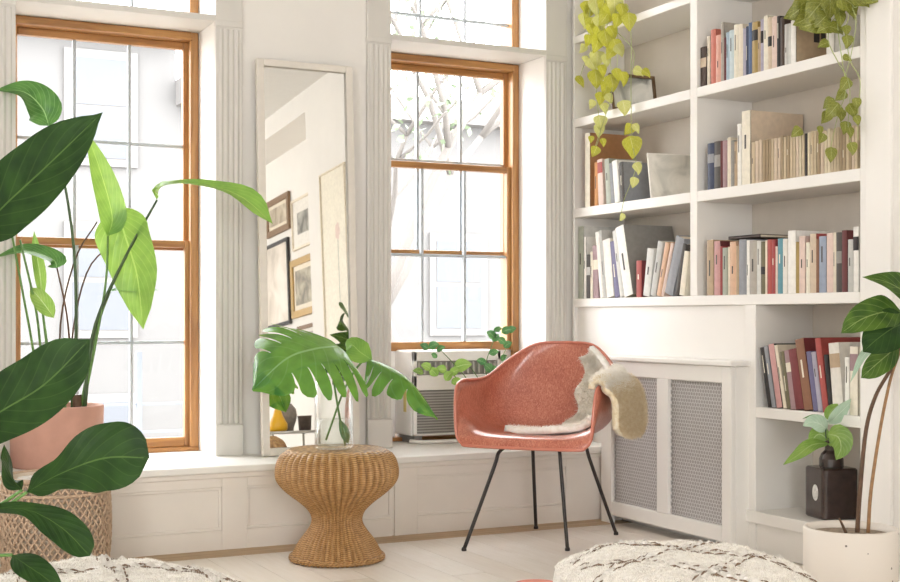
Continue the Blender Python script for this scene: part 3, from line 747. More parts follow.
MB().box(AX0 + .02, AX1 - .02, AY0 + .016, AY0 + .0205, fz(433), fz(361)).build('vent_backing', M['ac_dark'], ac)
lv = MB().box(AX0 + .022, AX1 - .022, 0, .012, 0, .0052).mesh('louvre', M['ac_louvre'])
n = 15
for i in range(n):
    o = bpy.data.objects.new('louvre', lv); COL.objects.link(o); o.parent = ac
    o.location = (-2.7, AY0 + .003 - 5.34, fz(432) + (fz(391) - fz(432)) * (i + .3) / n - Z_LEDGE)
lv2 = MB().box(0, .006, 0, .012, fz(374), fz(362)).mesh('vent_fin', M['ac_louvre'])
for i in range(15):
    o = bpy.data.objects.new('vent_fin', lv2); COL.objects.link(o); o.parent = ac
    o.location = (AX0 + .03 + (AX1 - AX0 - .066) * i / 14 - 2.7, AY0 + .003 - 5.34, -Z_LEDGE)
MB().box(AX0 - .0015, AX0, AY0 + .07, AY0 + .1, .47, .6).build('rating_sticker', pmat('yellow_sticker', '#d9c77a', .6), ac)
MB().tube([(AX0 + .0, AY0 + .03, Z_LEDGE + .012), (AX0 + .03, AY0 - .01, Z_LEDGE + .010), (AX0 + .1, AY0 - .03, Z_LEDGE + .010), (AX1 - .1, AY0 - .03, Z_LEDGE + .010), (AX1, AY0 + .02, Z_LEDGE + .010)], .009, 8).build('support_bracket', M['white'], ac, smooth=True)
MB().box(AX0 + .02, AX0 + .06, AY0 + .03, AY1 - .02, Z_LEDGE + .0005, AZ0).box(AX1 - .06, AX1 - .02, AY0 + .03, AY1 - .02, Z_LEDGE + .0005, AZ0).build('foot', M['ac_dark'], ac)
a, b = OPEN[2]
MB().box(a + JW, AX0 - .0005, 5.53, 5.55, Z_LEDGE + .02, .745).build('filler_panel', M['white'], ac)
MB().box(AX1 + .0005, b - JW, 5.53, 5.55, Z_LEDGE + .02, .745).build('filler_panel', M['white'], ac)

# ================================================================== leaning mirror
mt = math.radians(2.9)
P0 = onZ(260.5, 456.3, Z_LEDGE)                                   # lower window-side corner
Wm = onY(354.6, 300, P0.y + .03).x - P0.x
Hm = (onY(257, 61, Y_WALL - .004).z - Z_LEDGE) / math.cos(mt)
mvec = Vector((0, math.sin(mt), math.cos(mt))); mnrm = Vector((0, -math.cos(mt), math.sin(mt)))
P0 = Vector((P0.x, Y_WALL - .03 - math.sin(mt) * Hm, Z_LEDGE + .001))
mir = thing('standing_mirror', 'tall narrow mirror with thin whitewashed frame leaning between the windows', 'mirror', tuple(P0))
def mp(a, b, c): return P0 + Vector((a, 0, 0)) + mvec * b + mnrm * c
def mbx(m, a0, a1, b0, b1, c0, c1):
    vs = [mp(a, b, c) for c in (c0, c1) for a, b in ((a0, b0), (a1, b0), (a1, b1), (a0, b1))]
    return m.add(vs, [(3, 2, 1, 0), (4, 5, 6, 7), (0, 1, 5, 4), (1, 2, 6, 5), (2, 3, 7, 6), (3, 0, 4, 7)])
M['mframe'] = pmat('whitewashed_frame', '#dcd6cd', .5, var=.03)
fw = .032
for q in ((0, fw, 0, Hm), (Wm - fw, Wm, 0, Hm), (fw, Wm - fw, 0, fw), (fw, Wm - fw, Hm - fw * .9, Hm)):
    mbx(MB(), *q, 0, .026).build('frame_bar', M['mframe'], mir, bevel=.003)
mbx(MB(), fw - .004, Wm - fw + .004, fw - .004, Hm - fw + .004, .004, .012).build('mirror_glass', M['mirror'], mir)
mbx(MB(), .004, Wm - .004, .004, Hm - .004, -.006, 0).build('backing_board', M['frame_brown'], mir)
def reflect(px, py, X=None, Z=None, Y=None):
    d = ray(px, py); t = (mp(0, 0, .012) - EYE).dot(mnrm) / d.dot(mnrm)
    h = EYE + d * t; r = d - mnrm * 2 * d.dot(mnrm)
    if X is not None: return h + r * ((X - h.x) / r.x)
    if Y is not None: return h + r * ((Y - h.y) / r.y)
    return h + r * ((Z - h.z) / r.z)

# ---- picture gallery on the wall behind the viewer, seen in the mirror
def wall_picture(label, pxa, pxb, pyt, pyb, X, fwid, fmat, mat_in, art, art_inset, name='framed_picture'):
    a = reflect(pxa, (pyt + pyb) / 2, X=X); b = reflect(pxb, (pyt + pyb) / 2, X=X)
    zt_ = reflect(pxb, pyt, X=X).z; zb_ = reflect(pxb, pyb, X=X).z
    y0, y1 = sorted((a.y, b.y)); z0, z1 = sorted((zt_, zb_))
    r = thing(name, label, 'picture', (X, (y0 + y1) / 2, z0), 'gallery pictures')
    del r['group']
    d = .025
    for q in ((y0, y1, z0, z0 + fwid), (y0, y1, z1 - fwid, z1), (y0, y0 + fwid, z0 + fwid, z1 - fwid), (y1 - fwid, y1, z0 + fwid, z1 - fwid)):
        MB().box(X - d, X - .001, *q).build('frame_bar', fmat, r, bevel=.003)
    MB().box(X - .012, X - .001, y0 + fwid, y1 - fwid, z0 + fwid, z1 - fwid).build('mat_board', mat_in, r)
    i = fwid + art_inset
    MB().box(X - .014, X - .012, y0 + i, y1 - i, z0 + i, z1 - i).build('print', art, r)
    return r
XG = X_WALLR - .001
gold = pmat('old_gilt', '#a98a52', .4, metal=.3); brownf = pmat('brown_frame', '#7a5d3f', .5); cream_b = book_mat('cream'); wht = book_mat('off-white')
wall_picture('picture in a chunky brown wooden frame on the gallery wall', 268, 291, 190.5, 228.5, XG, .05, brownf, cream_b, print_mat('sepia_print', '#8a7c68', '#b7aa95', '#cfc5b2', 5), .03)
wall_picture('grey photograph in a pale mat and thin cream frame on the gallery wall', 293.5, 315, 190, 243, XG, .018, cream_b, wht, print_mat('grey_photo', '#55544f', '#8f8d86', '#b5b2a9', 8), .10)
wall_picture('large picture in a thin black frame on the gallery wall', 244, 291, 236, 324, XG, .03, book_mat('black'), wht, print_mat('pale_photo', '#bdb4a8', '#d9d0c5', '#e6dfd6', 3), .0)
wall_picture('dark picture in a heavy gilt frame on the gallery wall', 293, 318, 251, 312, XG, .055, gold, cream_b, print_mat('dark_etching', '#6d675c', '#98917f', '#b8b09c', 9), .04)
wall_picture('lowest picture in a brown frame on the gallery wall', 300, 321, 321, 365, XG, .03, brownf, wht, print_mat('brown_print', '#7d7468', '#a39a8c', '#beb5a6', 6), .03)
r = wall_picture('tall pale botanical poster with a small pink flower on the stub wall', 324.5, 350, 160, 345, X_CASE - .001, .012, cream_b, book_mat('ivory'), book_mat('ivory'), .0, 'botanical_poster')
fp = reflect(337.5, 231, X=X_CASE - .0155)
m = MB()
for k in range(5):
    q = 2 * PI * k / 5; c = fp + Vector((-.0004 * k, .022 * math.cos(q), .03 * math.sin(q)))
    m.add([c + Vector((0, .022 * math.cos(t * PI / 4), .032 * math.sin(t * PI / 4))) for t in range(8)], [tuple(range(8))])
m.build('flower', book_mat('blush'), r)
m = MB().box(fp.x, fp.x + .001, fp.y - .004, fp.y + .004, fp.z - .5, fp.z - .05); m.build('flower_stem', book_mat('sage'), r)

# ---- low metal table with a yellow vase, seen at the foot of the mirror
TX, TY, TZ = 2.90, 2.22, .45
tbl = thing('metal_table', 'low tubular metal side table holding the yellow vase', 'table', (TX, TY, 0))
M['chrome'] = pmat('brushed_tube', '#b9b6b0', .3, metal=.8)
x0, x1, y0, y1 = TX - .17, TX + .15, TY - .3, TY
for q in (((x0, y0), (x1, y0)), ((x1, y0), (x1, y1)), ((x1, y1), (x0, y1)), ((x0, y1), (x0, y0))):
    MB().tube([(*q[0], TZ), (*q[1], TZ)], .009, 8).build('top_tube', M['chrome'], tbl, smooth=True)
for x in (x0, x1):
    for y in (y0, y1): MB().tube([(x, y, 0), (x, y, TZ)], .009, 8).build('leg', M['chrome'], tbl, smooth=True)
MB().box(x0, x1, y0, y1, TZ - .004, TZ + .006).build('table_top', pmat('smoked_top', '#8f8a83', .4), tbl)
v = thing('yellow_vase', 'yellow bottle vase with long narrow neck on the metal table', 'vase', (TX - .10, TY - .09, TZ + .0065))
MB().lathe([(.0, 0), (.05, 0), (.064, .02), (.062, .05), (.036, .10), (.02, .15), (.017, .27), (.023, .285), (.015, .285)], 24, LOC[v.name], cap0=False, cap1=False).build('body', pmat('yellow_glaze', '#d9a514', .3), v, smooth=True)
v = thing('grey_vase', 'round mottled grey vase beside the yellow one', 'vase', (TX + .01, TY - .19, TZ + .0065))
MB().lathe([(.0, 0), (.03, 0), (.034, .03), (.05, .07), (.056, .11), (.05, .15), (.025, .18), (.022, .185), (.0, .17)], 24, LOC[v.name], cap0=False, cap1=False).build('body', pmat('mottled_grey', '#8d857a', .8, var=.2, scale=40), v, smooth=True)
v = thing('dark_basket', 'small dark woven basket beside the mottled grey vase', 'basket', (TX + .09, TY - .1, TZ + .0065))
MB().lathe([(.0, 0), (.04, 0), (.046, .09), (.05, .1), (.044, .1), (.038, .02), (0, .02)], 24, LOC[v.name], cap0=False, cap1=False).build('body', pmat('dark_weave', '#54463c', .8, var=.25, scale=60, bump=.6), v, smooth=True)

# ================================================================== wicker stool
SD = 4.84
sc = atD(337, 400, SD); SX, SY = sc.x, sc.y
def sz(py): return CAM_H - (py - HZ) * SD / F_PX
k_ = SD / F_PX
stool = thing('wicker_stool', 'hourglass wicker stool with ribbed sides holding a glass vase', 'stool', (SX, SY, 0))
def wicker():
    k = NT('golden_wicker'); tc = k.n('ShaderNodeTexCoord'); sp = k.n('ShaderNodeSeparateXYZ'); k.l(tc.outputs['Object'], sp.inputs[0])
    ang = k.math('ARCTAN2', sp.outputs[1], sp.outputs[0])
    rows = k.math('MULTIPLY', sp.outputs[2], 2 * PI / .0065)
    s = k.math('SINE', k.math('ADD', rows, k.math('MULTIPLY', k.math('SINE', k.math('MULTIPLY', ang, 22.0)), 1.5)))
    nz = k.n('ShaderNodeTexNoise', Scale=55.0, Detail=3.0); k.l(tc.outputs['Object'], nz.inputs['Vector'])
    f = k.math('ADD', k.math('MULTIPLY', k.math('ADD', s, 1.0), .2), k.math('MULTIPLY', nz.outputs['Fac'], .6))
    r = k.ramp(f, [(.25, hexcol('#7c5830')), (.5, hexcol('#a87e4c')), (.75, hexcol('#c69f6c'))])
    k.l(r.outputs[0], k.b.inputs['Base Color']); k.b.inputs['Roughness'].default_value = .5
    k.bump(s, .15, .002); return k.m
M['wicker'] = wicker()
prof_px = [(44, 562), (45.5, 556), (43, 551), (37, 540), (29.5, 530), (25.5, 523), (25, 517), (28, 510), (36, 502), (45, 495), (53, 488), (58.5, 481), (60.5, 474), (60, 466), (57.5, 458), (53, 452), (47, 448.5)]
prof = [(r * k_, sz(y) if i else .008) for i, (r, y) in enumerate(prof_px)]
rr = [p[0] for p in prof]; zz = [p[1] for p in prof]
fine = [(sspline(rr, i / 64), sspline(zz, i / 64)) for i in range(65)]
ZTOP = fine[-1][1]
NR = 46
def ribs(q, i, z):
    amp = .10 if 3 < i < 60 else .03
    return 1 + amp * (abs(math.cos(q * NR / 2)) ** .7 - .75)
MB().lathe(fine, NR * 8, (SX, SY, 0), ribs, cap0=True, cap1=False).build('body', M['wicker'], stool, smooth=True)
rt = fine[-1][0]
tp = [(rt * 1.0, ZTOP - .001)] + [(rt * (1 - t / 10), ZTOP + .004 * math.sin(t / 10 * PI / 2) * 0 - .0006 * t + (.0022 if t % 2 else 0)) for t in range(1, 10)] + [(.004, ZTOP - .006)]
MB().lathe(tp, 160, (SX, SY, 0), lambda q, i, z: 1 + .004 * math.cos(q * NR), cap0=False).build('seat', M['wicker'], stool, smooth=True)
ring = MB()
R0 = 45.6 * k_
for s in range(2):
    ring.tube([(SX + (R0 + .004 * math.cos(a * 30 + s * PI)) * math.cos(a), SY + (R0 + .004 * math.cos(a * 30 + s * PI)) * math.sin(a), .013 + .006 * math.sin(a * 30 + s * PI)) for a in [2 * PI * i / 240 for i in range(240)]], .0065, 6, closed=True)
ring.build('base_rim', M['wicker'], stool, smooth=True)

# ---- glass vase with water
ZV = ZTOP + .0012
vx = SX + RGT.x * -.012; vy = SY + RGT.y * -.012
vase = thing('glass_vase', 'clear cylindrical glass vase half filled with water on the wicker stool', 'vase', (vx, vy, ZV))
rv = 19.2 * k_; hv = .265
MB().lathe([(0, 0), (rv - .004, 0), (rv, .004), (rv, hv - .003), (rv - .0015, hv), (rv - .003, hv - .003), (rv - .0035, .016), (rv - .012, .012), (0, .012)], 48, (vx, vy, ZV), cap0=False, cap1=False).build('glass_wall', M['vase_glass'], vase, smooth=True)
MB().lathe([(0, .0125), (rv - .013, .0125), (rv - .0045, .018), (rv - .0045, .108), (0, .108)], 48, (vx, vy, ZV), cap0=False, cap1=False).build('water', glass_mat('still_water', (.97, .985, .98), .12, .02), vase, smooth=True)

# ================================================================== leaves
def surf(mid, hw, nrm, shape, fold=.15, curl=.0, wave=.0, n=16):
    """returns P(t,u): leaf surface along a midrib with a half-width profile"""
    P = spline(mid, 40); nrm = Vector(nrm).normalized()
    fr = []
    for i in range(41):
        T = (P[min(i + 1, 40)] - P[max(i - 1, 0)]).normalized()
        Sd = T.cross(nrm).normalized(); fr.append((P[i], Sd, Sd.cross(T).normalized()))
    def f(t, u):
        x = max(0, min(40, t * 40)); i = min(int(x), 39); q = x - i
        c = fr[i][0].lerp(fr[i + 1][0], q); s = fr[i][1].lerp(fr[i + 1][1], q); nn = fr[i][2].lerp(fr[i + 1][2], q)
        w_ = shape(min(1, max(0, t))) * hw
        return c + s * (w_ * u) + nn * (w_ * (fold * abs(u) - curl * u * u) + wave * hw * math.sin(t * 17 + (2 if u > 0 else 0)) * u * u)
    return f
def ovate(t): return max(.0, (math.sin(PI * t ** .72)) ** .85) if 0 < t < 1 else 0
def fiddle(t):
    v = sspline([.0, .32, .42, .46, .6, .82, .98, 1.0, 1.0, 1.0, 1.0], t); return max(0, v) * (math.sqrt(max(0, 1 - ((t - .74) / .26) ** 2)) if t > .74 else 1)
def heart(t): return max(0, sspline([.0, .72, .95, 1.0, .96, .86, .72, .55, .37, .18, 0], t))
def lance(t): return max(0, sspline([0, .5, .8, .97, 1, .96, .86, .70, .5, .27, 0], t))
def broad(t): return max(0, sspline([0, .55, .85, 1, 1, .97, .9, .8, .62, .38, 0], t))
def blade(f, nt=18, nu=8, mode='plain', lobes=6):
    m = MB(); m.uv = []
    def g(t0, t1, u0, u1, a, b, fn=None):
        base = len(m.v)
        for j in range(b + 1):
            for i in range(a + 1):
                t = t0 + (t1 - t0) * j / b; u = u0 + (u1 - u0) * i / a
                if fn: t, u = fn(t, u, j / b, i / a)
                m.v.append(tuple(f(t, u))); m.uv.append((.5 + u * .5, t))
        for j in range(b):
            for i in range(a):
                k0 = base + j * (a + 1) + i; m.f.append((k0, k0 + 1, k0 + a + 2, k0 + a + 1))
    if mode == 'plain': g(0, 1, -1, 1, nu, nt)
    else:                                                  # split monstera blade
        g(.0, 1, -.36, .36, 4, nt)
        for s in (-1, 1):
            for k in range(lobes):
                a = .0 + k * .86 / lobes; b = a + .86 / lobes
                def fn(t, u, jb, ia, a=a, b=b, s=s):
                    c = (a + b) / 2; r = ia
                    wdt = (1 - .34 * r ** 1.3) * (math.sqrt(max(0, 1 - max(0, r - .72) ** 2 / .09)) if r > .72 else 1)
                    tt = c + (t - c) * wdt * .985 + .10 * r ** 1.4
                    return min(.995, tt), s * (.33 + .67 * r)
                g(a, b, .33, 1, 7, 5, fn)
        g(.86, 1, -1, 1, 6, 4)
    return m
def leaf(parent, mid, hw, nrm, shape, mat, fold=.15, curl=0, wave=0, mode='plain', name='leaf', nt=18, nu=8, lobes=6):
    f = surf(mid, hw, nrm, shape, fold, curl, wave)
    o = blade(f, nt, nu, mode, lobes).build(name, mat, parent, smooth=True)
    return o
def stem(parent, pts, r, mat, n=14, name='stem', sides=7):
    p = spline(pts, n); m = len(p)
    rr = [r[0] + (r[1] - r[0]) * i / (m - 1) for i in range(m)] if isinstance(r, tuple) else r
    return MB().tube(p, rr, sides).build(name, mat, parent, smooth=True)
VIEW = -FWD                                                  # direction towards the viewer (for leaves that face the room)
def px3(lst): return [atD(*p) for p in lst]
M['lf_mon'] = leaf_mat('monstera_leaf', '#2f7435', '#5a9a45', '#8fbd83', .40, .26, 7, .010, '#93b93a', .6, .2)
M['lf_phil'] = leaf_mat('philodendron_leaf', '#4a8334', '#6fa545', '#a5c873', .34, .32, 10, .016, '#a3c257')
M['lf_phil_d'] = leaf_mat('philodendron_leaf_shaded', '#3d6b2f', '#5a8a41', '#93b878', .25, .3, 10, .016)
M['lf_ficus'] = leaf_mat('fiddle_fig_leaf', '#1b3413', '#294719', '#4b6630', .06, .5, 7, .012, None, .22, .25)
M['lf_fig2'] = leaf_mat('fig_leaf_olive', '#33501c', '#547228', '#86995a', .2, .45, 6, .016, None, .3)
M['lf_new'] = leaf_mat('young_leaf', '#759a40', '#93b457', '#bccf92', .36, .4, 8, .016)
M['lf_pale'] = leaf_mat('pale_leaf_underside', '#9dbba2', '#b9d0ba', '#d2e0d0', .3, .5, 7, .016)
M['lf_poth'] = leaf_mat('pothos_leaf', '#9da02e', '#c2c257', '#dcdc9a', .42, .4, 5, .02, '#c9c746')
M['lf_poth_p'] = leaf_mat('pothos_leaf_pale', '#b9bb6a', '#d3d490', '#e6e6bf', .42, .4, 5, .02, '#d6d684')
M['lf_poth2'] = leaf_mat('pothos_leaf_olive', '#757c30', '#979b44', '#b9bb78', .3, .4, 5, .02)
M['lf_zz'] = leaf_mat('glossy_small_leaf', '#3d6f42', '#5d8d52', '#8fb57c', .3, .3, 5, .02)
M['stem_g'] = pmat('green_stem', '#5d8440', .45, var=.15, scale=40); M['stem_d'] = pmat('dark_green_stem', '#3c5530', .45, var=.15, scale=40)
M['stem_b'] = pmat('brown_stem', '#5a4230', .7, var=.2, scale=60, bump=.4); M['vine'] = pmat('pale_vine', '#a9b277', .5, var=.15)
M['soil'] = pmat('potting_soil', '#4d4034', .95, var=.35, scale=90, bump=.9)

# ---- two monstera cuttings in the vase
mon = thing('monstera_cutting', 'large split monstera leaf fanned over the vase rim', 'monstera leaf', (vx, vy, ZV + .014))
D1 = SD - .05
leaf(mon, px3([(338, 346, D1 + .03), (314, 349, D1 - .05), (286, 359, D1 - .12), (252, 390, D1 - .15)]),   .275, VIEW * .66 + UP * .78 - RGT * .05, lambda t: max(0, sspline([.45, .9, 1, 1, .97, .92, .85, .74, .58, .34, 0], t)), M['lf_mon'], .1, .30, .04, 'mon', nt=20, lobes=6)
stem(mon, px3([(345, 444, SD + .03), (338, 408, SD), (333, 372, SD - .01), (337, 358, SD - .02), (338, 346, D1 + .03)]), .0042, M['stem_g'])
mon2 = thing('monstera_cutting', 'narrow drooping monstera leaf seen edge-on beyond the vase', 'monstera leaf', (vx + .01, vy, ZV + .014))
leaf(mon2, px3([(366, 358, SD + .04), (388, 366, SD + .02), (412, 384, SD - .02), (438, 419, SD - .05)]), .145, UP * .9 + RGT * .35 + VIEW * .22, lance, M['lf_mon'], -.2, .35, .05, 'mon', nt=18, lobes=5)
leaf(mon2, px3([(372, 360, SD + .03), (360, 352, SD + .03), (352, 345, SD + .05), (346, 350, SD + .06)]), .05, VIEW * .7 + UP * .6, broad, M['lf_phil'], .1, .1, .02)
stem(mon2, px3([(326, 440, SD), (333, 420, SD), (344, 390, SD + .01), (356, 369, SD + .03), (366, 358, SD + .04)]), .0042, M['stem_g'])
sl = thing('leaf_cutting', 'slim green leaf blade standing in the vase water', 'leaf', (vx + .03, vy, ZV + .014))
leaf(sl, px3([(348, 444, SD + .02), (344, 430, SD + .02), (339, 419, SD + .03)]), .018, VIEW, lance, M['lf_zz'], .1)
# ================================================================== philodendron on the ledge, in a terracotta pot
PY = 5.19; pc = onY(57, 420, PY); PD = (Vector((pc.x, PY, 0)) - Vector((0, 0, 0))).dot(FWD)
phil = thing('potted_philodendron', 'tall philodendron with drooping leaves in a pink terracotta pot on the ledge', 'potted plant', (pc.x, PY, Z_LEDGE))
M['terra'] = pmat('pink_terracotta', '#c29584', .8, var=.06, scale=18, bump=.15)
zr = onY(57, 408, PY - .17).z; ZR = zr - Z_LEDGE; RP = 45.5 * PD / F_PX
MB().lathe([(0, .0005), (RP * .95, .0005), (RP * .97, .008), (RP, ZR - .004), (RP - .003, ZR), (RP - .016, ZR), (RP - .02, ZR - .02), (RP - .03, ZR - .05)], 48, (pc.x, PY, Z_LEDGE), cap0=False, cap1=False).build('pot', M['terra'], phil, smooth=True)
MB().lathe([(RP - .018, ZR - .03), (RP * .5, ZR - .02), (.0, ZR - .015)], 32, (pc.x, PY, Z_LEDGE), cap0=False, cap1=False).build('soil', M['soil'], phil, smooth=True)
D = PD
crown = (72, 412, D)
V = VIEW
def L(mid, hwpx, nrm, shape, mat, **kw): return leaf(phil, px3(mid), hwpx * D / F_PX, nrm, shape, M[mat], **kw)
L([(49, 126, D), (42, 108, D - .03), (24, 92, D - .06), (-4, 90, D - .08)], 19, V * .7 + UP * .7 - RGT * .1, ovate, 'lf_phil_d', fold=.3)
stem(phil, px3([crown, (76, 340, D), (74, 250, D), (62, 170, D), (49, 126, D)]), (.0075, .004), M['stem_d'])
L([(108, 236, D), (112, 215, D - .01), (100, 170, D - .02), (86, 131, D - .02)], 14, V * .9 + RGT * .5, lance, 'lf_phil', fold=.3)
stem(phil, px3([(82, 412, D), (98, 330, D), (106, 280, D), (108, 236, D)]), (.006, .004), M['stem_g'])
L([(118, 206, D + .03), (124, 232, D + .02), (137, 275, D + .01), (143, 329, D)], 29, V * .95 - RGT * .25 + UP * .1, broad, 'lf_phil', fold=.2, wave=.04)
stem(phil, px3([(80, 412, D), (96, 330, D + .03), (120, 260, D + .05), (118, 206, D + .03)]), (.006, .004), M['stem_g'])
L([(157, 200, D), (163, 186, D - .03), (200, 184, D - .08), (240, 196, D - .10), (273, 224, D - .11)], 14, UP * .8 + V * .5, lambda t: max(0, sspline([0, .55, .62, .42, .36, .42, .62, .9, 1, .7, 0], t)), 'lf_phil', fold=.35, wave=.05)
stem(phil, px3([(84, 412, D), (94, 330, D), (125, 258, D), (157, 200, D)]), (.009, .0045), M['stem_d'])
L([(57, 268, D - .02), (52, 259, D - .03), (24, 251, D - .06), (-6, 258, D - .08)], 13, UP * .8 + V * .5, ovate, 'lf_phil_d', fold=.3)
stem(phil, px3([(72, 412, D), (70, 350, D), (66, 310, D), (57, 268, D - .02)]), (.005, .003), M['stem_b'])
L([(42, 300, D), (40, 275, D), (36, 250, D), (34, 231, D)], 6, V + RGT * .4, lance, 'lf_new', fold=.6)
L([(54, 318, D - .02), (45, 305, D - .04), (36, 294, D - .05), (30, 288, D - .05)], 9, V + UP * .4, lance, 'lf_new', fold=.3)
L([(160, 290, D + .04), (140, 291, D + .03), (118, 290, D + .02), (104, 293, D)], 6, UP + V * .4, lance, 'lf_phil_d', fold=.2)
for pts, r, mt_ in (([(60, 412, D), (40, 380, D), (28, 320, D - .04), (12, 235, D - .1)], (.006, .004), 'stem_g'), ([(62, 412, D), (44, 370, D), (36, 310, D - .04), (20, 240, D - .1)], (.006, .004), 'stem_g'),
                   ([(66, 412, D), (50, 360, D), (45, 330, D), (41, 298, D)], (.008, .004), 'stem_g'), ([(66, 412, D + .02), (60, 330, D + .02), (75, 260, D + .03), (97, 222, D + .04)], (.004, .003), 'stem_b'),
                   ([(74, 412, D + .02), (72, 340, D + .02), (88, 270, D + .03), (118, 240, D + .03)], (.004, .003), 'stem_b')):
    stem(phil, px3(pts), r, M[mt_])
MB().tube(px3([(78, 416, D), (77, 395, D)]), .018, 8).build('crown_base', M['stem_b'], phil, smooth=True)

# ---- tall woven basket on the floor in front of the bench
BD = 4.62; bc = atD(56, 500, BD); BX, BY = bc.x, bc.y
bk = thing('woven_basket', 'tall tan openwork basket standing on the floor below the philodendron', 'basket', (BX, BY, 0))
bzt = CAM_H - (478 - HZ) * (BD - .15) / F_PX
br = lambda z: (.176 + .012 * math.sin(z / bzt * PI))
M['basket'] = pmat('tan_cane', '#bba28a', .65, var=.15, scale=60)
M['liner'] = pmat('basket_inner', '#d8cbbb', .8)
MB().lathe([(br(0) - .012, .004), (br(bzt * .5) - .012, bzt * .5), (br(bzt) - .012, bzt - .01)], 40, (BX, BY, 0), cap1=False).build('liner', M['liner'], bk, smooth=True)
wv = MB(); NB = 46
for s in (-1, 1):
    for i in range(NB):
        pts = []
        for j in range(25):
            z = .01 + (bzt - .03) * j / 24; a = 2 * PI * i / NB + s * (j / 24) * 2 * PI * 9 / NB
            r = br(z) + .002 * s * (1 if (j // 2 + i) % 2 else -1)
            pts.append((BX + r * math.cos(a), BY + r * math.sin(a), z))
        wv.tube(pts, .0048, 5, cap=False)
wv.build('weave', M['basket'], bk, smooth=True, kind='stuff')
for z in (.012, bzt * .82, bzt - .012):
    MB().tube([(BX + (br(z) + .003) * math.cos(a), BY + (br(z) + .003) * math.sin(a), z) for a in [2 * PI * i / 60 for i in range(60)]], .009 if z != bzt * .82 else .006, 6, closed=True).build('hoop', M['basket'], bk, smooth=True)
# grey cloth lump on the ledge behind the basket
lc = onY(2, 465, 5.12)
cl = thing('folded_cloth', 'pale grey folded cloth on the ledge beside the terracotta pot', 'cloth', (lc.x - .10, 5.08, Z_LEDGE))
def lump(u, v):
    a = u * 2 * PI; b = v * PI / 2; r = 1 + .12 * mnoise.noise(Vector((math.cos(a) * 1.6, math.sin(a) * 1.6, b * 2)))
    return (lc.x - .10 + .10 * r * math.cos(b) * math.cos(a), 5.08 + .10 * r * math.cos(b) * math.sin(a), Z_LEDGE + .001 + .15 * r * math.sin(b))
MB().grid(lump, 28, 12).build('fold', pmat('grey_cloth', '#c9c8c6', .9, bump=.3), cl, smooth=True)

# ================================================================== fiddle-leaf fig close to the viewer
FD = 2.55
tb0 = atD(-235, 560, FD - .08); FX, FY = tb0.x, tb0.y
fig = thing('fiddle_leaf_fig', 'dark green fiddle-leaf fig reaching in before the basket', 'potted plant', (FX, FY, 0))
MB().lathe([(0, .001), (.13, .001), (.15, .02), (.17, .24), (.165, .25), (.15, .24), (.14, .21)], 40, (FX, FY, 0), cap0=False, cap1=False).build('pot', pmat('grey_pot', '#b9b3aa', .7, bump=.1), fig, smooth=True)
MB().lathe([(.146, .21), (.0, .22)], 32, (FX, FY, 0), cap0=False, cap1=False).build('soil', M['soil'], fig, smooth=True)
trk = [(-62, 690, FD), (-60, 600, FD), (-66, 480, FD), (-58, 340, FD), (-50, 240, FD), (-52, 130, FD)]
stem(fig, [Vector((FX, FY, .2))] + px3([(-150, 600, FD), (-85, 520, FD)] + trk[3:]), (.013, .006), M['stem_b'], 20, 'trunk')
def FL(mid, hwpx, nrm, base, shape=fiddle, mat='lf_ficus', **kw):
    p = px3(mid); leaf(fig, p, hwpx * FD / F_PX, nrm, shape, M[mat], nt=24, nu=10, **kw)
    stem(fig, [atD(*base), (atD(*base) + p[0]) / 2 - UP * .01, p[0]], (.005, .0032), M['stem_g'], name='petiole')
FL([(-28, 240, FD), (5, 205, FD - .02), (48, 165, FD - .05), (103, 112, FD - .08)], 37, V + UP * .25 - RGT * .1, (-52, 260, FD), lambda t: max(0, sspline([0, .5, .8, .96, 1, 1, .97, .9, .72, .4, 0], t)), wave=.03, fold=.12)
FL([(-34, 436, FD), (0, 412, FD - .02), (45, 384, FD - .04), (90, 339, FD - .05)], 35, V + UP * .3, (-62, 450, FD), lambda t: max(0, sspline([0, .5, .78, .9, .97, 1, 1, .96, .85, .6, 0], t)), wave=.03)
FL([(27, 492, FD - .05), (62, 473, FD - .08), (105, 458, FD - .10), (149, 458, FD - .12)], 34, V + UP * .35, (-60, 540, FD), wave=.05, fold=.12)
FL([(-12, 508, FD - .04), (28, 510, FD - .07), (62, 528, FD - .10), (90, 556, FD - .12)], 17, V * .8 + UP * .6 + RGT * .3, (-60, 530, FD), mat='lf_ficus')
FL([(12, 555, FD - .08), (28, 566, FD - .11), (48, 580, FD - .13), (66, 600, FD - .14)], 14, V * .8 + UP * .5 + RGT * .4, (-60, 545, FD), lance)
FL([(22, 490, FD - .02), (12, 478, FD - .03), (8, 462, FD - .05), (4, 444, FD - .06)], 15, V * .7 - RGT * .5 + UP * .3, (-40, 520, FD), lance)
FL([(-90, 300, FD), (-120, 260, FD), (-160, 230, FD + .03), (-200, 220, FD + .05)], 40, V + UP * .6, (-56, 330, FD))
FL([(-80, 180, FD), (-110, 130, FD), (-130, 80, FD), (-150, 40, FD)], 40, V + UP * .4, (-52, 190, FD))
FL([(-50, 120, FD), (-60, 60, FD + .05), (-55, 0, FD + .1), (-60, -50, FD + .15)], 38, V + UP * .3, (-52, 132, FD))

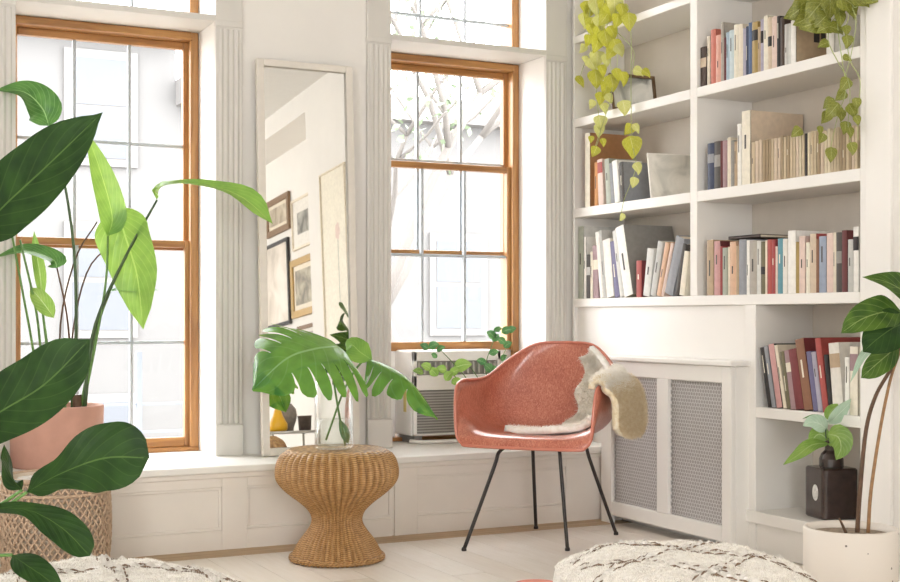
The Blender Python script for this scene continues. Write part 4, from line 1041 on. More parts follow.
# ================================================================== fiddle-leaf fig in a white pot beside the bookcase
GD = 4.02; gp = atD(850.5, 560, GD); GX, GY = gp.x, gp.y
fg = thing('young_fig_tree', 'young fig tree with two thin trunks in a white speckled pot', 'potted plant', (GX, GY, 0))
gr = 46.0 * GD / F_PX; gz = CAM_H - (527 - HZ) * GD / F_PX
def speckle():
    k = NT('speckled_white_glaze'); tc = k.n('ShaderNodeTexCoord'); vo = k.n('ShaderNodeTexVoronoi', Scale=26.0); k.l(tc.outputs['Object'], vo.inputs['Vector'])
    nz = k.n('ShaderNodeTexNoise', Scale=9.0); k.l(tc.outputs['Object'], nz.inputs['Vector'])
    f = k.math('MULTIPLY', k.math('LESS_THAN', vo.outputs['Distance'], .09), k.math('GREATER_THAN', nz.outputs['Fac'], .56))
    k.l(k.mix(f, hexcol('#ddd5cb'), hexcol('#6b6058')), k.b.inputs['Base Color']); k.b.inputs['Roughness'].default_value = .6; return k.m
MB().lathe([(0, .001), (gr * .8, .001), (gr * .93, .02), (gr * 1.0, .12), (gr, gz - .004), (gr - .003, gz), (gr - .013, gz), (gr - .016, gz - .02), (gr - .02, gz - .05)], 56, (GX, GY, 0), cap0=False, cap1=False).build('pot', speckle(), fg, smooth=True)
MB().lathe([(gr - .014, gz - .022), (gr * .5, gz - .018), (0, gz - .016)], 40, (GX, GY, 0), cap0=False, cap1=False).build('soil', pmat('dry_soil', '#8a7a68', .95, var=.4, scale=90, bump=.9), fg, smooth=True)
T1 = px3([(857, 535, GD), (860, 490, GD), (866, 430, GD), (876, 395, GD), (893, 364, GD), (902, 330, GD), (906, 270, GD)])
T2 = px3([(868, 533, GD), (871, 490, GD), (880, 430, GD), (889, 385, GD), (896, 362, GD), (908, 330, GD)])
stem(fg, T1, (.0075, .0045), M['stem_b'], 30, 'trunk'); stem(fg, T2, (.006, .004), pmat('tan_bark', '#94704c', .7, var=.2, scale=60), 26, 'trunk')
stem(fg, px3([(846, 533, GD - .03), (842, 524, GD - .03), (839, 518, GD - .03)]), (.005, .003), M['stem_b'], 6, 'dead_stub')
def GL(mid, hwpx, nrm, mat='lf_fig2', shape=fiddle, base=None, **kw):
    p = px3(mid); leaf(fg, p, hwpx * GD / F_PX, nrm, shape, M[mat], nt=20, **kw)
    b = atD(*(base or (901, 335, GD))); stem(fg, [b, (b + p[0]) / 2, p[0]], .0032, M['stem_g'], 5, 'petiole')
GL([(921, 302, GD - .02), (902, 290, GD - .05), (884, 281, GD - .08), (862, 277, GD - .1)], 19, V + UP * .7, shape=lambda t: max(0, sspline([0, .6, .9, 1, .95, .8, .62, .45, .3, .15, 0], t)))
GL([(901, 312, GD - .03), (884, 312, GD - .08), (862, 319, GD - .12), (841, 333, GD - .14)], 17, V + UP * .35, shape=broad, wave=.04)
GL([(908, 322, GD - .02), (893, 328, GD - .08), (876, 340, GD - .12), (863, 352, GD - .14)], 20, V + UP * .2, 'lf_ficus', shape=broad)
GL([(899, 345, GD - .02), (886, 356, GD - .06), (872, 368, GD - .08), (861, 378, GD - .09)], 13, V - UP * .1, shape=broad)
GL([(905, 335, GD), (886, 344, GD - .05), (865, 354, GD - .05), (850, 383, GD - .06)], 7, V * .5 + UP * .6 - RGT * .4, 'lf_pale', lance)
GL([(912, 300, GD), (922, 275, GD - .08), (935, 250, GD - .15), (945, 240, GD - .2)], 20, V + UP * .5)
GL([(912, 320, GD), (930, 325, GD - .1), (945, 340, GD - .18), (955, 360, GD - .22)], 22, V + UP * .5)
GL([(907, 275, GD), (912, 250, GD - .05), (925, 225, GD - .12), (935, 205, GD - .16)], 18, V + UP * .5)

# ================================================================== square dark bottle with a rooted cutting on the lowest shelf
zK = ZS['K'][0]
qa = onZ(816.5, 519, zK + .0005)
bt = thing('square_bottle', 'square dark brown glass bottle on the lowest bookcase shelf', 'bottle', (qa.x, qa.y, zK))
M['btl'] = pmat('dark_brown_glass', '#3a2b27', .25, var=.25, scale=25, coat=.5)
u1 = Vector((onZ(803.5, 515, zK).x - qa.x, onZ(803.5, 515, zK).y - qa.y, 0)); 
ct = Vector((qa.x + .082, qa.y + .012, zK))
hw_ = .072; bh = .186; rz = math.radians(-12)
def sq(s, z, rnd=.18, n=8):
    out = []
    for k in range(4 * n):
        a = 2 * PI * k / (4 * n); c, q = math.cos(a), math.sin(a)
        e = 2 / 9
        x = math.copysign(abs(c) ** e, c) * s; y = math.copysign(abs(q) ** e, q) * s
        out.append((ct.x + x * math.cos(rz) - y * math.sin(rz), ct.y + x * math.sin(rz) + y * math.cos(rz), zK + z))
    return out
def rnd_(r, z, n=8): return [(ct.x + r * math.cos(2 * PI * k / 32 + rz), ct.y + r * math.sin(2 * PI * k / 32 + rz), zK + z) for k in range(32)]
rings = [sq(hw_ - .004, .0005), sq(hw_, .006), sq(hw_, bh - .006), sq(hw_ - .005, bh), rnd_(.045, bh + .004), rnd_(.044, bh + .03), rnd_(.036, bh + .05), rnd_(.024, bh + .062), rnd_(.022, bh + .085), rnd_(.026, bh + .088), rnd_(.026, bh + .096), rnd_(.017, bh + .096), rnd_(.017, bh + .03)]
m = MB(); m.add([v for r_ in rings for v in r_], [(i * 32 + k, i * 32 + (k + 1) % 32, (i + 1) * 32 + (k + 1) % 32, (i + 1) * 32 + k) for i in range(len(rings) - 1) for k in range(32)] + [tuple(range(31, -1, -1))])
m.build('bottle_body', M['btl'], bt, smooth=False, bevel=0)
# silver seal on the window-side face
fn_ = Vector((-math.cos(rz), -math.sin(rz), 0)); fs_ = Vector((math.sin(rz), -math.cos(rz), 0)) 
sc_ = ct + fn_ * (hw_ + .001) + Vector((0, 0, .095)) + fs_ * .012
m = MB(); N_ = 20
m.add([sc_ + fn_ * .006] + [sc_ + fs_ * (.021 * math.cos(2 * PI * k / N_)) + UP * (.030 * math.sin(2 * PI * k / N_)) for k in range(N_)], [(0, 1 + k, 1 + (k + 1) % N_) for k in range(N_)])
m.build('silver_seal', pmat('silver_foil', '#e6e5e2', .35, metal=.3, var=.2, scale=80), bt, smooth=True)
CDp = onX(828, 430, X_CASE - .035).dot(FWD)                     # leaves lean out over the shelf edge
cut = thing('leafy_cutting', 'small leafy cutting standing in the square brown bottle', 'plant', (ct.x, ct.y, zK + bh + .09))
def QL(mid, hwpx, nrm, mat, shape=ovate, **kw): leaf(cut, px3(mid), hwpx * CDp / F_PX, nrm, shape, M[mat], nt=12, nu=6, **kw)
K = CDp
stem(cut, [ct + Vector((0, 0, bh + .035)), ct + Vector((-.01, 0, bh + .1)), atD(826, 438, K), atD(826, 428, K), atD(829, 418, K)], (.003, .002), M['stem_d'])
QL([(828, 443, K), (812, 445, K - .03), (798, 455, K - .05), (783, 465, K - .06)], 8, V * .6 + UP * .8, 'lf_new')
QL([(827, 430, K), (820, 424, K - .02), (811, 422, K - .03), (803, 426, K - .04)], 8.5, V + UP * .2, 'lf_pale')
QL([(828, 434, K - .02), (838, 437, K - .04), (841, 448, K - .05), (836, 460, K - .06)], 13, V, 'lf_new')
QL([(829, 424, K), (838, 415, K - .02), (847, 406, K - .03), (857, 397, K - .04)], 9, V + RGT * .4, 'lf_pale')
QL([(828, 420, K), (830, 413, K), (834, 408, K + .01), (842, 404, K + .02)], 6, V + UP * .5, 'lf_new')
QL([(828, 440, K), (820, 434, K + .01), (814, 438, K + .01), (811, 447, K + .01)], 9, V, 'lf_new')
QL([(826, 428, K), (820, 419, K + .01), (813, 416, K + .01), (802, 419, K + .01)], 4, V * .4 + UP, 'lf_phil_d')

# ================================================================== small-leaved plant on the ledge behind the chair
zy = 5.12; zc = onY(528, 440, zy)
zz_ = thing('ledge_plant', 'small-leaved plant on the ledge before the air conditioner', 'potted plant', (zc.x, zy, Z_LEDGE))
MB().lathe([(0, .001), (.055, .001), (.075, .12), (.08, .125), (.07, .125), (.066, .10)], 32, (zc.x, zy, Z_LEDGE), cap0=False, cap1=False).build('pot', M['terra'], zz_, smooth=True)
MB().lathe([(.069, .10), (0, .105)], 24, (zc.x, zy, Z_LEDGE), cap0=False, cap1=False).build('soil', M['soil'], zz_, smooth=True)
ZD = (Vector((zc.x, zy, 0))).dot(FWD)
ZDf = lambda x: onY(x, 380, zy).dot(FWD)
zs = [[(520, 425, ZD), (492, 392, ZD), (486, 365, ZD), (494, 340, ZD - .02)], [(522, 425, ZD), (505, 390, ZD), (503, 360, ZD), (506, 348, ZD)], [(518, 425, ZD), (475, 395, ZD), (448, 372, ZD), (418, 369, ZD - .03)],
      [(518, 425, ZD), (480, 398, ZD), (464, 375, ZD), (436, 345, ZD + .02)], [(519, 425, ZD), (486, 398, ZD), (478, 378, ZD), (466, 362, ZD - .02)]]
for p in zs: stem(zz_, px3([(x_, y_, ZDf(x_) + d_ - ZD) for x_, y_, d_ in p]), (.003, .0015), M['stem_g'], 12)
random.seed(5)
zl = [(418, 372, -1, 'lf_new', 8), (426, 367, -1, 'lf_new', 8), (433, 372, -1, 'lf_new', 9), (441, 370, -1, 'lf_new', 8), (449, 376, 1, 'lf_new', 9), (455, 372, 1, 'lf_new', 8), (463, 366, 1, 'lf_new', 13), (424, 347, -1, 'lf_zz', 7), (434, 346, 1, 'lf_zz', 8), (441, 349, 1, 'lf_zz', 7), (434, 356, -1, 'lf_zz', 5),
      (491, 335, -1, 'lf_zz', 8), (496, 338, 1, 'lf_zz', 7), (501, 341, -1, 'lf_zz', 7), (507, 331, 1, 'lf_zz', 8), (512, 330, 1, 'lf_zz', 7), (494, 353, 1, 'lf_zz', 7), (508, 345, 1, 'lf_zz', 7), (488, 368, -1, 'lf_zz', 9), (494, 371, 1, 'lf_zz', 9), (500, 372, 1, 'lf_zz', 8), (504, 358, 1, 'lf_zz', 6), (457, 382, 1, 'lf_new', 8), (481, 362, -1, 'lf_zz', 7), (498, 330, 1, 'lf_zz', 6)]
for x, y, s, mt_, L_ in zl:
    L_ *= 1.45
    a = random.uniform(-.9, .9) + (0 if s > 0 else PI); dx, dy = math.cos(a) * L_, -abs(math.sin(a)) * L_ * .9
    leaf(zz_, px3([(x - dx / 2, y - dy / 2, ZDf(x) - .01), (x, y - 1, ZDf(x) - .02), (x + dx / 2, y + dy / 2, ZDf(x) - .02)]), L_ * .36 * ZD / F_PX, V + Vector((random.uniform(-.5, .5), random.uniform(-.5, .5), random.uniform(-.2, .6))), lance, M[mt_], nt=8, nu=4)

# ================================================================== two trailing pothos on the shelves
def pothos(label, base, vines, leaves, mat, potmat, potr, poth, Dp, size):
    root = thing('trailing_pothos', label, 'potted plant', tuple(base))
    MB().lathe([(0, .001), (potr * .75, .001), (potr, poth), (potr - .006, poth), (potr - .012, poth - .02)], 32, tuple(base), cap0=False, cap1=False).build('pot', potmat, root, smooth=True)
    MB().lathe([(potr - .009, poth - .02), (0, poth - .015)], 24, tuple(base), cap0=False, cap1=False).build('soil', M['soil'], root, smooth=True)
    for v in vines: stem(root, [Vector(base) + Vector((0, 0, poth - .02)), Vector(base) + Vector((-potr, 0, poth + .012))] + px3([(x, y, Dp(x)) for x, y in v]), (.0022, .0014), M['vine'], 34, 'vine', 5)
    var = []
    for k in range(5):
        f = surf([(0, 0, 0), (0, .34, .03), (0, .68, .02), (0, 1, -.10 - .05 * k)], .40 + .02 * k, (0, 0, 1), heart, .12 + .05 * k, .1, .03)
        var.append(blade(f, 9, 6).mesh('leaf', M['lf_poth_p'] if k in (1, 4) and mat is M['lf_poth'] else mat, smooth=True))
    for x, y, s, ang, tilt in leaves:
        o = bpy.data.objects.new('leaf', random.choice(var)); COL.objects.link(o); o.parent = root
        d = (RGT * math.sin(ang) - UP * math.cos(ang)).normalized()
        n = (V + RGT * tilt + UP * random.uniform(.0, .5)).normalized(); n = (n - d * n.dot(d)).normalized()
        mtx = Matrix((n.cross(d) * -1, d, n)).transposed().to_4x4()
        sz_ = s * size * Dp(x) / F_PX
        pos = atD(x, y, Dp(x) - random.uniform(.0, .03)) - d * sz_ * .45
        o.matrix_local = Matrix.Translation(pos - Vector(base)) @ mtx @ Matrix.Scale(sz_, 4)
    return root
random.seed(21)
XV = X_CASE - .03
def dV(x): return onX(x, 100, XV).dot(FWD)
lv1 = [(596, 6, 15, .1, 0), (603, 3, 13, -.3, .2), (587, 8, 13, .3, .2), (614, 5, 15, .0, .3), (606, 16, 17, -.6, .2), (629, 21, 15, .05, 0), (584, 20, 13, .2, .4), (591, 24, 12, -.2, 0), (599, 33, 14, .2, .5), (606, 38, 15, .2, 0), (597, 43, 15, -.3, .3), (591, 30, 12, .4, .6),
       (612, 32, 12, .5, .5), (616, 46, 13, .4, 0), (611, 52, 12, -.5, .3), (597, 58, 13, .0, 0), (592, 64, 11, .5, 0), (606, 60, 11, .2, .4), (619, 50, 11, .7, .3), (596, 78, 15, .1, 0), (612, 82, 14, .2, 0), (617, 74, 11, .3, .4), (606, 88, 12, -.3, .2), (583, 48, 8, -.4, .8), (585, 60, 8, .4, .8), (580, 81, 11, .6, .9),
       (600, 98, 11, .1, .4), (604, 108, 9, .5, .3), (592, 104, 8, -.3, .4), (623, 78, 12, .3, .6), (638, 72, 10, 1.2, .1), (646, 73, 9, 1.0, .3), (624, 107, 12, .2, .1), (600, 122, 12, .1, .2), (599, 130, 11, .0, .2), (595, 151, 9, -.4, .3), (603, 142, 7, .3, .5), (591, 139, 6, 0, .3), (629, 129, 10, -.6, .3), (636, 128, 9, .6, .3), (632, 146, 18, .2, .2),
       (637, 168, 10, .5, .4), (634, 182, 9, -.2, .3), (622, 217, 7, -.4, .9), (610, 10, 14, .6, .4), (622, 10, 12, .2, .3), (588, 40, 10, -.2, .5), (602, 70, 10, .4, .5), (588, 12, 12, -.4, .2), (600, 22, 14, .3, .1), (617, 20, 12, -.2, .4), (609, 98, 9, .6, .2)]
zH = ZS['H'][0]
b1 = onX(600, 5, X_CASE + .12); b1 = Vector((X_CASE + .13, b1.y, zH + .0005))
pothos('yellow-green trailing pothos hanging over the upper window-bay shelf', b1, [[(592, 0), (588, 30), (594, 70), (598, 110), (600, 135), (592, 155)], [(604, 0), (608, 40), (612, 90), (604, 120), (594, 150)], [(625, 4), (631, 35), (631, 90), (632, 140), (636, 165), (630, 185), (624, 200), (620, 220)],
       [(598, 2), (597, 40), (586, 60), (579, 80)], [(612, 2), (618, 40), (616, 80)], [(630, 45), (634, 68), (645, 72)]], lv1, M['lf_poth'], pmat('white_pot', '#d9d6d0', .5), .075, .12, dV, 1.3)
def dW(x): return onX(x, 100, X_CASE - .035).dot(FWD)
lv2 = [(800, 9, 22, -.9, .2), (808, 4, 20, -.5, .3), (796, 13, 18, -1.2, .2), (815, 10, 22, -.7, 0), (806, 18, 19, -1.0, .5), (813, 24, 20, -1.3, .4), (822, 20, 16, -.8, .2), (830, 6, 20, 0, 0), (838, 8, 18, .3, .2), (848, 2, 22, .9, .1), (860, 0, 20, 1.2, .1), (870, -3, 18, 1.3, 0), (826, 28, 14, -1.2, .3), (836, 29, 15, 1.2, .3), (846, 30, 9, .2, .3),
       (824, 44, 10, -1.2, .3), (847, 41, 11, .1, .2), (847, 58, 9, 1.2, .5), (845, 84, 13, -.6, .2), (841, 95, 11, -.7, .3), (829, 103, 12, -.8, .2), (833, 110, 16, -.7, .1), (826, 117, 11, -.5, .3), (841, 115, 10, .2, .3), (852, 110, 13, .5, .2), (856, 103, 10, .2, .3), (845, 127, 11, .0, .2), (850, 132, 9, .3, .3), (831, 154, 13, 0, .1), (822, 138, 9, -.4, .3), (852, 148, 11, .3, .2), (797, 132, 10, -.9, .2), (820, 130, 8, .1, .4), (857, 120, 9, .4, .2), (840, 18, 14, .1, .3), (852, 12, 12, .6, .3)]
b2 = Vector((X_CASE + .13, onX(840, 300, X_CASE + .13).y, ZS['H'][0] + .0205))
pothos('olive trailing pothos hanging over the outer bay of the bookcase', b2, [[(840, 0), (832, 22), (828, 40), (838, 62), (848, 80), (850, 100), (848, 125), (852, 150)], [(848, 0), (846, 30), (850, 60), (860, 80), (858, 110), (858, 140)], [(836, 0), (838, 30), (842, 60), (846, 90), (838, 115), (830, 150)], [(850, 0), (856, 20), (852, 50), (845, 78)], [(828, 0), (815, 8), (803, 10)], [(850, 0), (862, 2), (878, 0)]],
       lv2, M['lf_poth2'], pmat('grey_pot_small', '#c9c4bb', .6), .075, .11, dW, 1.25)
# ================================================================== shell armchair
feet_px = [(464, 551), (567.5, 551), (616, 535), (536, 529)]       # front far, front near, rear near, rear far (clockwise)
feet = [onZ(x, y, 0.0) for x, y in feet_px]
_th = math.radians(23); CF = (RGT * -math.sin(_th) - FWD * math.cos(_th)).normalized()                         # facing
CS = Vector((-CF.y, CF.x, 0))                                       # chair's own left when facing forward is -CS
cc = atD(543.5, 400, 5.24); CX, CY = cc.x, cc.y
chair = thing('shell_armchair', 'coral fibreglass shell armchair on thin black metal legs', 'chair', (CX, CY, 0))
# profile of the shell: spine (centre line) and rim (edge), front lip -> seat -> back
#            fwd    z
spine = [(.268, .398), (.250, .434), (.185, .443), (.08, .428), (-.03, .413), (-.12, .418), (-.185, .465), (-.22, .555), (-.245, .645), (-.27, .73), (-.288, .797)]
#            side   fwd   z
rim = [(.248, .252, .404), (.274, .252, .438), (.283, .247, .54), (.288, .222, .625), (.291, .15, .650), (.289, .065, .650), (.284, -.025, .650), (.270, -.105, .664), (.222, -.19, .722), (.128, -.262, .787), (.0, -.288, .797)]
def shell(v, u):
    """v 0..1 front lip to top of back, u -1..1 across"""
    sf, sz_ = sspline([p[0] for p in spine], v), sspline([p[1] for p in spine], v)
    rs, rf, rz_ = (sspline([p[k] for p in rim], v) for k in range(3))
    t = abs(u); a = math.sin(t * PI / 2) ** .92; e = 2.3 - .5 * v
    b = 1 - (1 - t ** e) ** (1 / e) if t < 1 else 1
    b = .25 * (1 - math.cos(t * PI / 2)) + .75 * b
    x = math.copysign(rs * a, u); f = sf + (rf - sf) * b; z = sz_ + (rz_ - sz_) * b
    return Vector((CX, CY, 0)) + CS * x + CF * f + UP * z
def fibre():
    k = NT('coral_fibreglass'); tc = k.n('ShaderNodeTexCoord')
    mp_ = k.n('ShaderNodeMapping'); mp_.inputs['Scale'].default_value = (1, 1, .35); k.l(tc.outputs['Object'], mp_.inputs['Vector'])
    nz = k.n('ShaderNodeTexNoise', Scale=190.0, Detail=4.0, Distortion=1.5); k.l(mp_.outputs[0], nz.inputs['Vector'])
    n2 = k.n('ShaderNodeTexNoise', Scale=8.0, Detail=2.0); k.l(tc.outputs['Object'], n2.inputs['Vector'])
    f = k.math('ADD', k.math('MULTIPLY', nz.outputs['Fac'], .75), k.math('MULTIPLY', n2.outputs['Fac'], .25))
    r = k.ramp(f, [(.36, hexcol('#a05644')), (.5, hexcol('#b96d58')), (.64, hexcol('#cd8b75'))])
    k.l(r.outputs[0], k.b.inputs['Base Color']); k.b.inputs['Roughness'].default_value = .28
    k.b.inputs['Coat Weight'].default_value = .35; k.b.inputs['Coat Roughness'].default_value = .12
    return k.m
M['shell'] = fibre()
m = MB().grid(lambda u, v: shell(v, u * 2 - 1), 56, 48)
sh = m.build('shell', M['shell'], chair, smooth=True); solidify(sh, .007, -1)
rimp = [shell(v / 60, -1) for v in range(61)] + [shell(1 - v / 60, 1) for v in range(1, 61)] + [shell(0, 1 - v / 15) for v in range(1, 30)]
MB().tube(rimp, .0062, 8, closed=True).build('rim_edge', pmat('coral_rim', '#c77a66', .3, coat=.3), chair, smooth=True)
under = lambda f, s: Vector((CX, CY, 0)) + CF * f + CS * s
# legs: bent tubes rising to a cross bar under the seat
tops = [under(.105, .09), under(.105, -.09), under(-.105, -.09), under(-.105, .09)]
# order feet by matching the nearest top corner
sp_ = []
for ft in feet:
    k = min(range(4), key=lambda i: ((tops[i] - under(0, 0)).normalized() - (ft - under(0, 0)).normalized()).length + (10 if i in sp_ else 0)); sp_.append(k)
for ft, k in zip(feet, sp_):
    tp_ = tops[k]; zt_ = .392
    out = (Vector((ft.x, ft.y, 0)) - tp_); kn = tp_ + out * .30
    lg = MB().tube(spline([tp_ + UP * (zt_ + .006), tp_ + out * .12 + UP * zt_, kn + UP * (zt_ - .022), kn + (ft - kn) * .12 + UP * (zt_ - .07), kn + (ft - kn) * .55 + UP * (zt_ * .5 - .03), Vector((ft.x, ft.y, .006))], 22), .0075, 8).build('leg', M['black_metal'], chair, smooth=True)
    MB().lathe([(.007, 0.0005), (.010, .001), (.010, .008), (.008, .014)], 12, (ft.x, ft.y, 0)).build('glide', M['black_metal'], lg, smooth=True)
for s in ((0, 1), (2, 3), (1, 2), (3, 0)):
    MB().tube([tops[s[0]] + UP * .398, tops[s[1]] + UP * .398], .0075, 8).build('cross_bar', M['black_metal'], chair, smooth=True)

# ---- sheepskin over the near arm and back corner
def wool(name, a, b, c, tr=.0):
    k = NT(name); tc = k.n('ShaderNodeTexCoord'); nz = k.n('ShaderNodeTexNoise', Scale=70.0, Detail=5.0); k.l(tc.outputs['Object'], nz.inputs['Vector'])
    r = k.ramp(nz.outputs['Fac'], [(.3, hexcol(a)), (.5, hexcol(b)), (.7, hexcol(c))]); k.l(r.outputs[0], k.b.inputs['Base Color'])
    k.b.inputs['Roughness'].default_value = .9; k.b.inputs['Sheen Weight'].default_value = .4; k.bump(nz.outputs['Fac'], .4, .004)
    tl = k.n('ShaderNodeBsdfTranslucent'); k.l(r.outputs[0], tl.inputs[0]); mx = k.n('ShaderNodeMixShader'); mx.inputs[0].default_value = tr
    k.l(k.b.outputs[0], mx.inputs[1]); k.l(tl.outputs[0], mx.inputs[2]); k.l(mx.outputs[0], k.out.inputs[0]); return k.m
M['fleece'] = wool('sheep_fleece', '#efebe1', '#f6f3ec', '#fbf9f5')
M['fleece_t'] = wool('sheep_fleece_strands', '#efebe1', '#f6f3ec', '#fbf9f5', .5)
M['hide_t'] = wool('fleece_hide_strands', '#d6c4a0', '#e3d5b8', '#eee5d2', .5)
M['hide'] = wool('fleece_hide_side', '#d6c4a0', '#e3d5b8', '#eee5d2')
# choose which side of the chair (u sign) is nearer the viewer on the right of the picture
U = 1 if shell(.6, 1).dot(RGT) > shell(.6, -1).dot(RGT) else -1
def lerp_tab(tab, t):
    for (a, x), (b, y) in zip(tab, tab[1:]):
        if t <= b: return x + (y - x) * (t - a) / (b - a)
    return tab[-1][1]
def inner_pt(t, w):
    """fleece lying in the chair: from the seat up the near side of the back"""
    v = .25 + .64 * t
    lo = lerp_tab([(0, -.25), (.15, -.12), (.3, .08), (.6, .14), (.85, .26), (1, .40)], t) + .05 * math.sin(t * 23); hi = lerp_tab([(0, .72), (.25, .9), (.45, 1.0), (1, 1.0)], t)
    v = v + .03 * math.sin(w * 9) * (1 - t)
    u = U * (lo + (hi - lo) * w); p = shell(v, u); n = (shell(v + .01, u) - p).cross(shell(v, u * .96) - p).normalized()
    if n.dot(Vector((CX, CY, .66)) + CF * .1 - p) < 0: n = -n
    return p + n * .020
def outer_pt(t, w):
    """fleece hanging outside: over the rim, then down and out"""
    v = .30 + .42 * w; p = shell(v, U)
    out = (CS * U - CF * (.1 + .25 * w)).normalized(); inn = inner_pt((v - .25) / .64, 1)
    if t < .3:
        a = t / .3 * PI; c = p + UP * .004
        return c + UP * .026 * math.sin(a) + out * (-.022 * math.cos(a)) + out * .006 * t / .3
    d = (t - .3) / .7
    ln = .225 * (1 - .35 * (abs(w - .5) * 2) ** 3)
    return p - CF * (.15 * w * d) + out * (.028 + .045 * math.sin(min(1, d * 1.6) * PI / 2)) + UP * (.004 + .012 * math.sin(d * PI)) - UP * (ln * d ** 1.15)
thr = thing('sheepskin_throw', 'shaggy cream sheepskin draped over the coral armchair', 'sheepskin', tuple(inner_pt(.3, .5)))
def jit(p, k=.005): return p + Vector((mnoise.noise(p * 38), mnoise.noise(p * 38 + Vector((9, 0, 0))), mnoise.noise(p * 38 + Vector((0, 9, 0))))) * k
bo = MB().grid(lambda a, b: jit(inner_pt(b, a)), 24, 50).build('fleece', M['fleece'], thr, smooth=True); solidify(bo, .026, 0)
bo = MB().grid(lambda a, b: jit(outer_pt(b, a)), 30, 36).build('hanging_flap', M['hide'], thr, smooth=True); solidify(bo, .026, 0)
random.seed(9)
fur = MB(); fur.mi = []
def tuft(fn, a, b, mi, cen, sgn):
    p = fn(a, b); q1 = fn(min(1, a + .01), b) if a < .98 else p * 2 - fn(a - .01, b); q2 = fn(a, min(1, b + .02)) if b < .97 else p * 2 - fn(a, b - .02)
    n = (q1 - p).cross(q2 - p)
    if n.length < 1e-10: return
    n.normalize()
    if n.dot(cen - p) * sgn < 0: n = -n
    d = (n + Vector((random.gauss(0, .45), random.gauss(0, .45), random.gauss(-.2, .4)))).normalized(); L_ = random.uniform(.007, .02)
    b_ = d.cross(Vector((random.gauss(0, 1), random.gauss(0, 1), random.gauss(0, 1)))).normalized() * .0010
    o_ = p + n * .0115
    fur.add([o_ - b_, o_ + b_, o_ + d * L_ - UP * .003], [(0, 1, 2)]); fur.mi.append(mi)
cin = Vector((CX, CY, .68)) + CF * .1; cout = Vector((CX, CY, .5))
for i in range(34000): tuft(inner_pt, random.random(), random.random(), 0, cin, 1)
for i in range(34000):
    t_ = random.random(); tuft(outer_pt, t_, random.random(), 1 if t_ > .42 + random.uniform(-.1, .1) else 0, cout, -1)
fur.build('wool_tufts', [M['fleece_t'], M['hide_t']], thr, kind='stuff')

# ================================================================== two woven wool poufs
def pouf_mat():
    k = NT('cream_berber_wool'); tc = k.n('ShaderNodeTexCoord'); nz = k.n('ShaderNodeTexNoise', Scale=26.0, Detail=5.0); k.l(tc.outputs['Object'], nz.inputs['Vector'])
    vo = k.n('ShaderNodeTexVoronoi', Scale=120.0); k.l(tc.outputs['Object'], vo.inputs['Vector'])
    r = k.ramp(nz.outputs['Fac'], [(.3, hexcol('#d5cec5')), (.6, hexcol('#e2ddd6')), (.8, hexcol('#ebe8e3'))]); k.l(r.outputs[0], k.b.inputs['Base Color'])
    k.b.inputs['Roughness'].default_value = .95; k.bump(k.math('ADD', vo.outputs['Distance'], nz.outputs['Fac']), .8, .006); return k.m
M['pouf'] = pouf_mat(); M['tuft'] = pmat('brown_wool_knots', '#7a6552', .95, var=.3, scale=80); M['piping'] = pmat('tan_jute_side', '#b49c7c', .9, var=.15, scale=80, bump=.6)
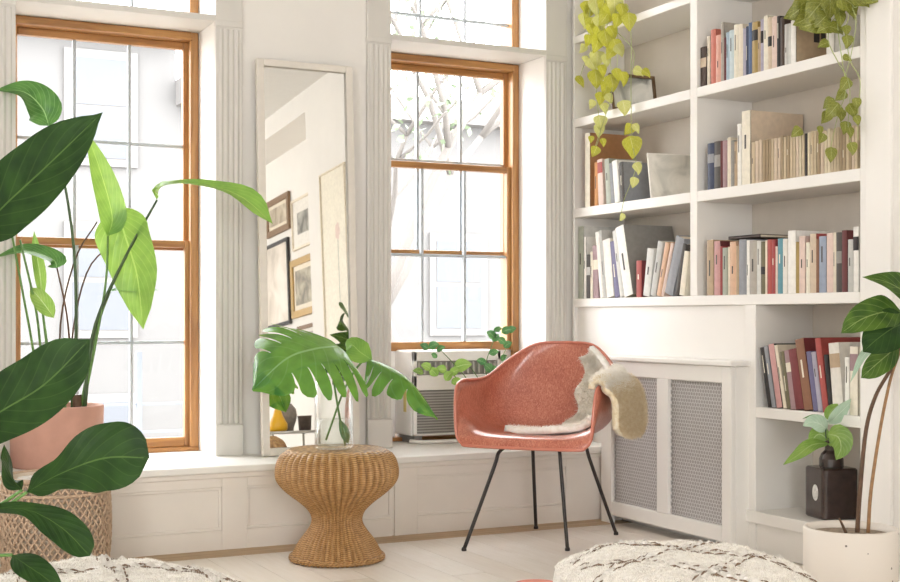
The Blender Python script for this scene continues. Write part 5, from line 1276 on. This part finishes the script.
def pouf(label, cx, cy, rz, ax, ay, hgt, seed, slope=(0, 0)):
    root = thing('wool_pouf', label, 'pouf', (cx, cy, 0))
    cr, sr = math.cos(rz), math.sin(rz)
    def top(x, y):                                                  # x,y in -1..1
        r = (abs(x) ** 3.2 + abs(y) ** 3.2) ** (1 / 3.2)
        z = hgt * (1 - .16 * min(1, r) ** 4) + slope[0] * x + slope[1] * y
        z += .010 * mnoise.noise(Vector((x * 3 + seed, y * 3, 0))) + .004 * mnoise.noise(Vector((x * 14, y * 14, seed)))
        return z
    def W(x, y, z): return Vector((cx + x * ax * cr - y * ay * sr, cy + x * ax * sr + y * ay * cr, z))
    def pt(a, rr):
        c, s = math.cos(a), math.sin(a); k = (abs(c) ** 3.4 + abs(s) ** 3.4) ** (-1 / 3.4); return c * k * rr, s * k * rr
    m = MB(); NA, NRr = 96, 40
    rows_ = []
    for i in range(1, NRr + 1): rows_.append(('t', i / NRr))
    vs = [W(0, 0, top(0, 0))]; N = NA
    for kind, t in rows_:
        for k in range(NA):
            x, y = pt(2 * PI * k / NA, t); vs.append(W(x, y, top(x, y)))
    side = [(1.03, .82), (1.05, .66), (1.05, .45), (1.04, .25), (1.0, .08), (.95, .003)]
    for sc_, f in side:
        for k in range(NA):
            x, y = pt(2 * PI * k / NA, 1); vs.append(W(x * sc_, y * sc_, max(.002, top(x, y) * f)))
    fs = [(0, 1 + k, 1 + (k + 1) % NA) for k in range(NA)]
    R_ = NRr + len(side)
    for i in range(R_ - 1):
        for k in range(NA): fs.append((1 + i * NA + k, 1 + (i + 1) * NA + k, 1 + (i + 1) * NA + (k + 1) % NA, 1 + i * NA + (k + 1) % NA))
    m.add(vs, fs); m.mi = [0] * (NA * NRr) + [0] * NA + [1] * (NA * (len(side) - 1))
    m.build('cushion', [M['pouf'], M['piping']], root, smooth=True)
    rnd = random.Random(seed); tf = MB(); wl = MB()
    def knot(mb, x, y, s, up=.0):
        p = W(x, y, top(x, y) + up); n = 6
        vs = [p + UP * s * .8]
        for q in range(n):
            a = 2 * PI * q / n; vs.append(p + Vector((math.cos(a) * s * rnd.uniform(.8, 1.3), math.sin(a) * s * rnd.uniform(.8, 1.3), -.002)))
        mb.add(vs, [(0, 1 + q, 1 + (q + 1) % n) for q in range(n)])
    # diamond lattice of paired dashed brown lines with cream loops between
    P_ = .78
    def dash(mb, x, y, dx, dy, L_, r_):
        a, b = W(x - dx * L_, y - dy * L_, 0), W(x + dx * L_, y + dy * L_, 0)
        a.z = top(x - dx * L_, y - dy * L_) + .001; b.z = top(x + dx * L_, y + dy * L_) + .001
        c = (a + b) / 2; c.z += r_ * .7
        mb.tube([a, c, b], [r_ * .5, r_, r_ * .5], 6)
    for fam in (1, -1):
        for c0 in [i * P_ + .2 for i in range(-4, 5)]:
            t = -1.0
            while t < 1.0:
                x = t; y = fam * t * .75 + c0 + .03 * math.sin(t * 7 + c0 * 3)
                if abs(x) ** 3.2 + abs(y) ** 3.2 < .72:
                    for o_ in (-.05, .05):
                        if rnd.random() < .82: dash(tf, x + rnd.uniform(-.006, .006), y + o_ + rnd.uniform(-.006, .006), .8, fam * .6, rnd.uniform(.035, .055), rnd.uniform(.0016, .003))
                    if rnd.random() < .8: knot(wl, x, y, rnd.uniform(.009, .013), .002)
                t += .085
    tf.build('brown_knots', M['tuft'], root, smooth=True, kind='stuff'); wl.build('wool_loops', M['pouf'], root, smooth=True, kind='stuff')
    # short pile
    pl = MB()
    for i in range(30000):
        a = rnd.uniform(0, 2 * PI); r = math.sqrt(rnd.random()); x, y = pt(a, r)
        p = W(x, y, top(x, y)); d = Vector((rnd.gauss(0, .6), rnd.gauss(0, .6), 1)).normalized() * rnd.uniform(.003, .007); b_ = d.cross(Vector((rnd.gauss(0, 1), rnd.gauss(0, 1), .1))).normalized() * .0006
        pl.add([p - b_, p + b_, p + d], [(0, 1, 2)])
    pl.build('pile', M['fleece_t'], root, kind='stuff')
    return root
pz = .375
q = atD(686, 560, 2.90)
pouf('square cream wool pouf with brown diamond knots before the radiator cover', q.x, q.y, -YAW + .12, .275, .30, pz, 1)
q = atD(92, 560, 2.72)
pouf('rounded cream wool pouf with brown knots before the tan basket', q.x, q.y, -YAW - .55, .30, .30, .365, 2, (.0, .0))
# coral floor cushion whose edge shows beside the pouf
q = onZ(537, 582.5, .09)
cu = thing('floor_cushion', 'flat coral floor cushion half hidden beside the square pouf', 'cushion', (q.x, q.y, 0))
def cush(u, v):
    a = u * 2 * PI; b = (v - .5) * PI; c, s = math.cos(a), math.sin(a)
    k = 1.0; r = math.cos(b) ** .45
    return (q.x + .10 * k * c * r, q.y + .10 * k * s * r, .046 + .045 * math.sin(b))
MB().grid(cush, 40, 14).build('cover', pmat('coral_cotton', '#cf8474', .9, var=.05, bump=.3), cu, smooth=True)
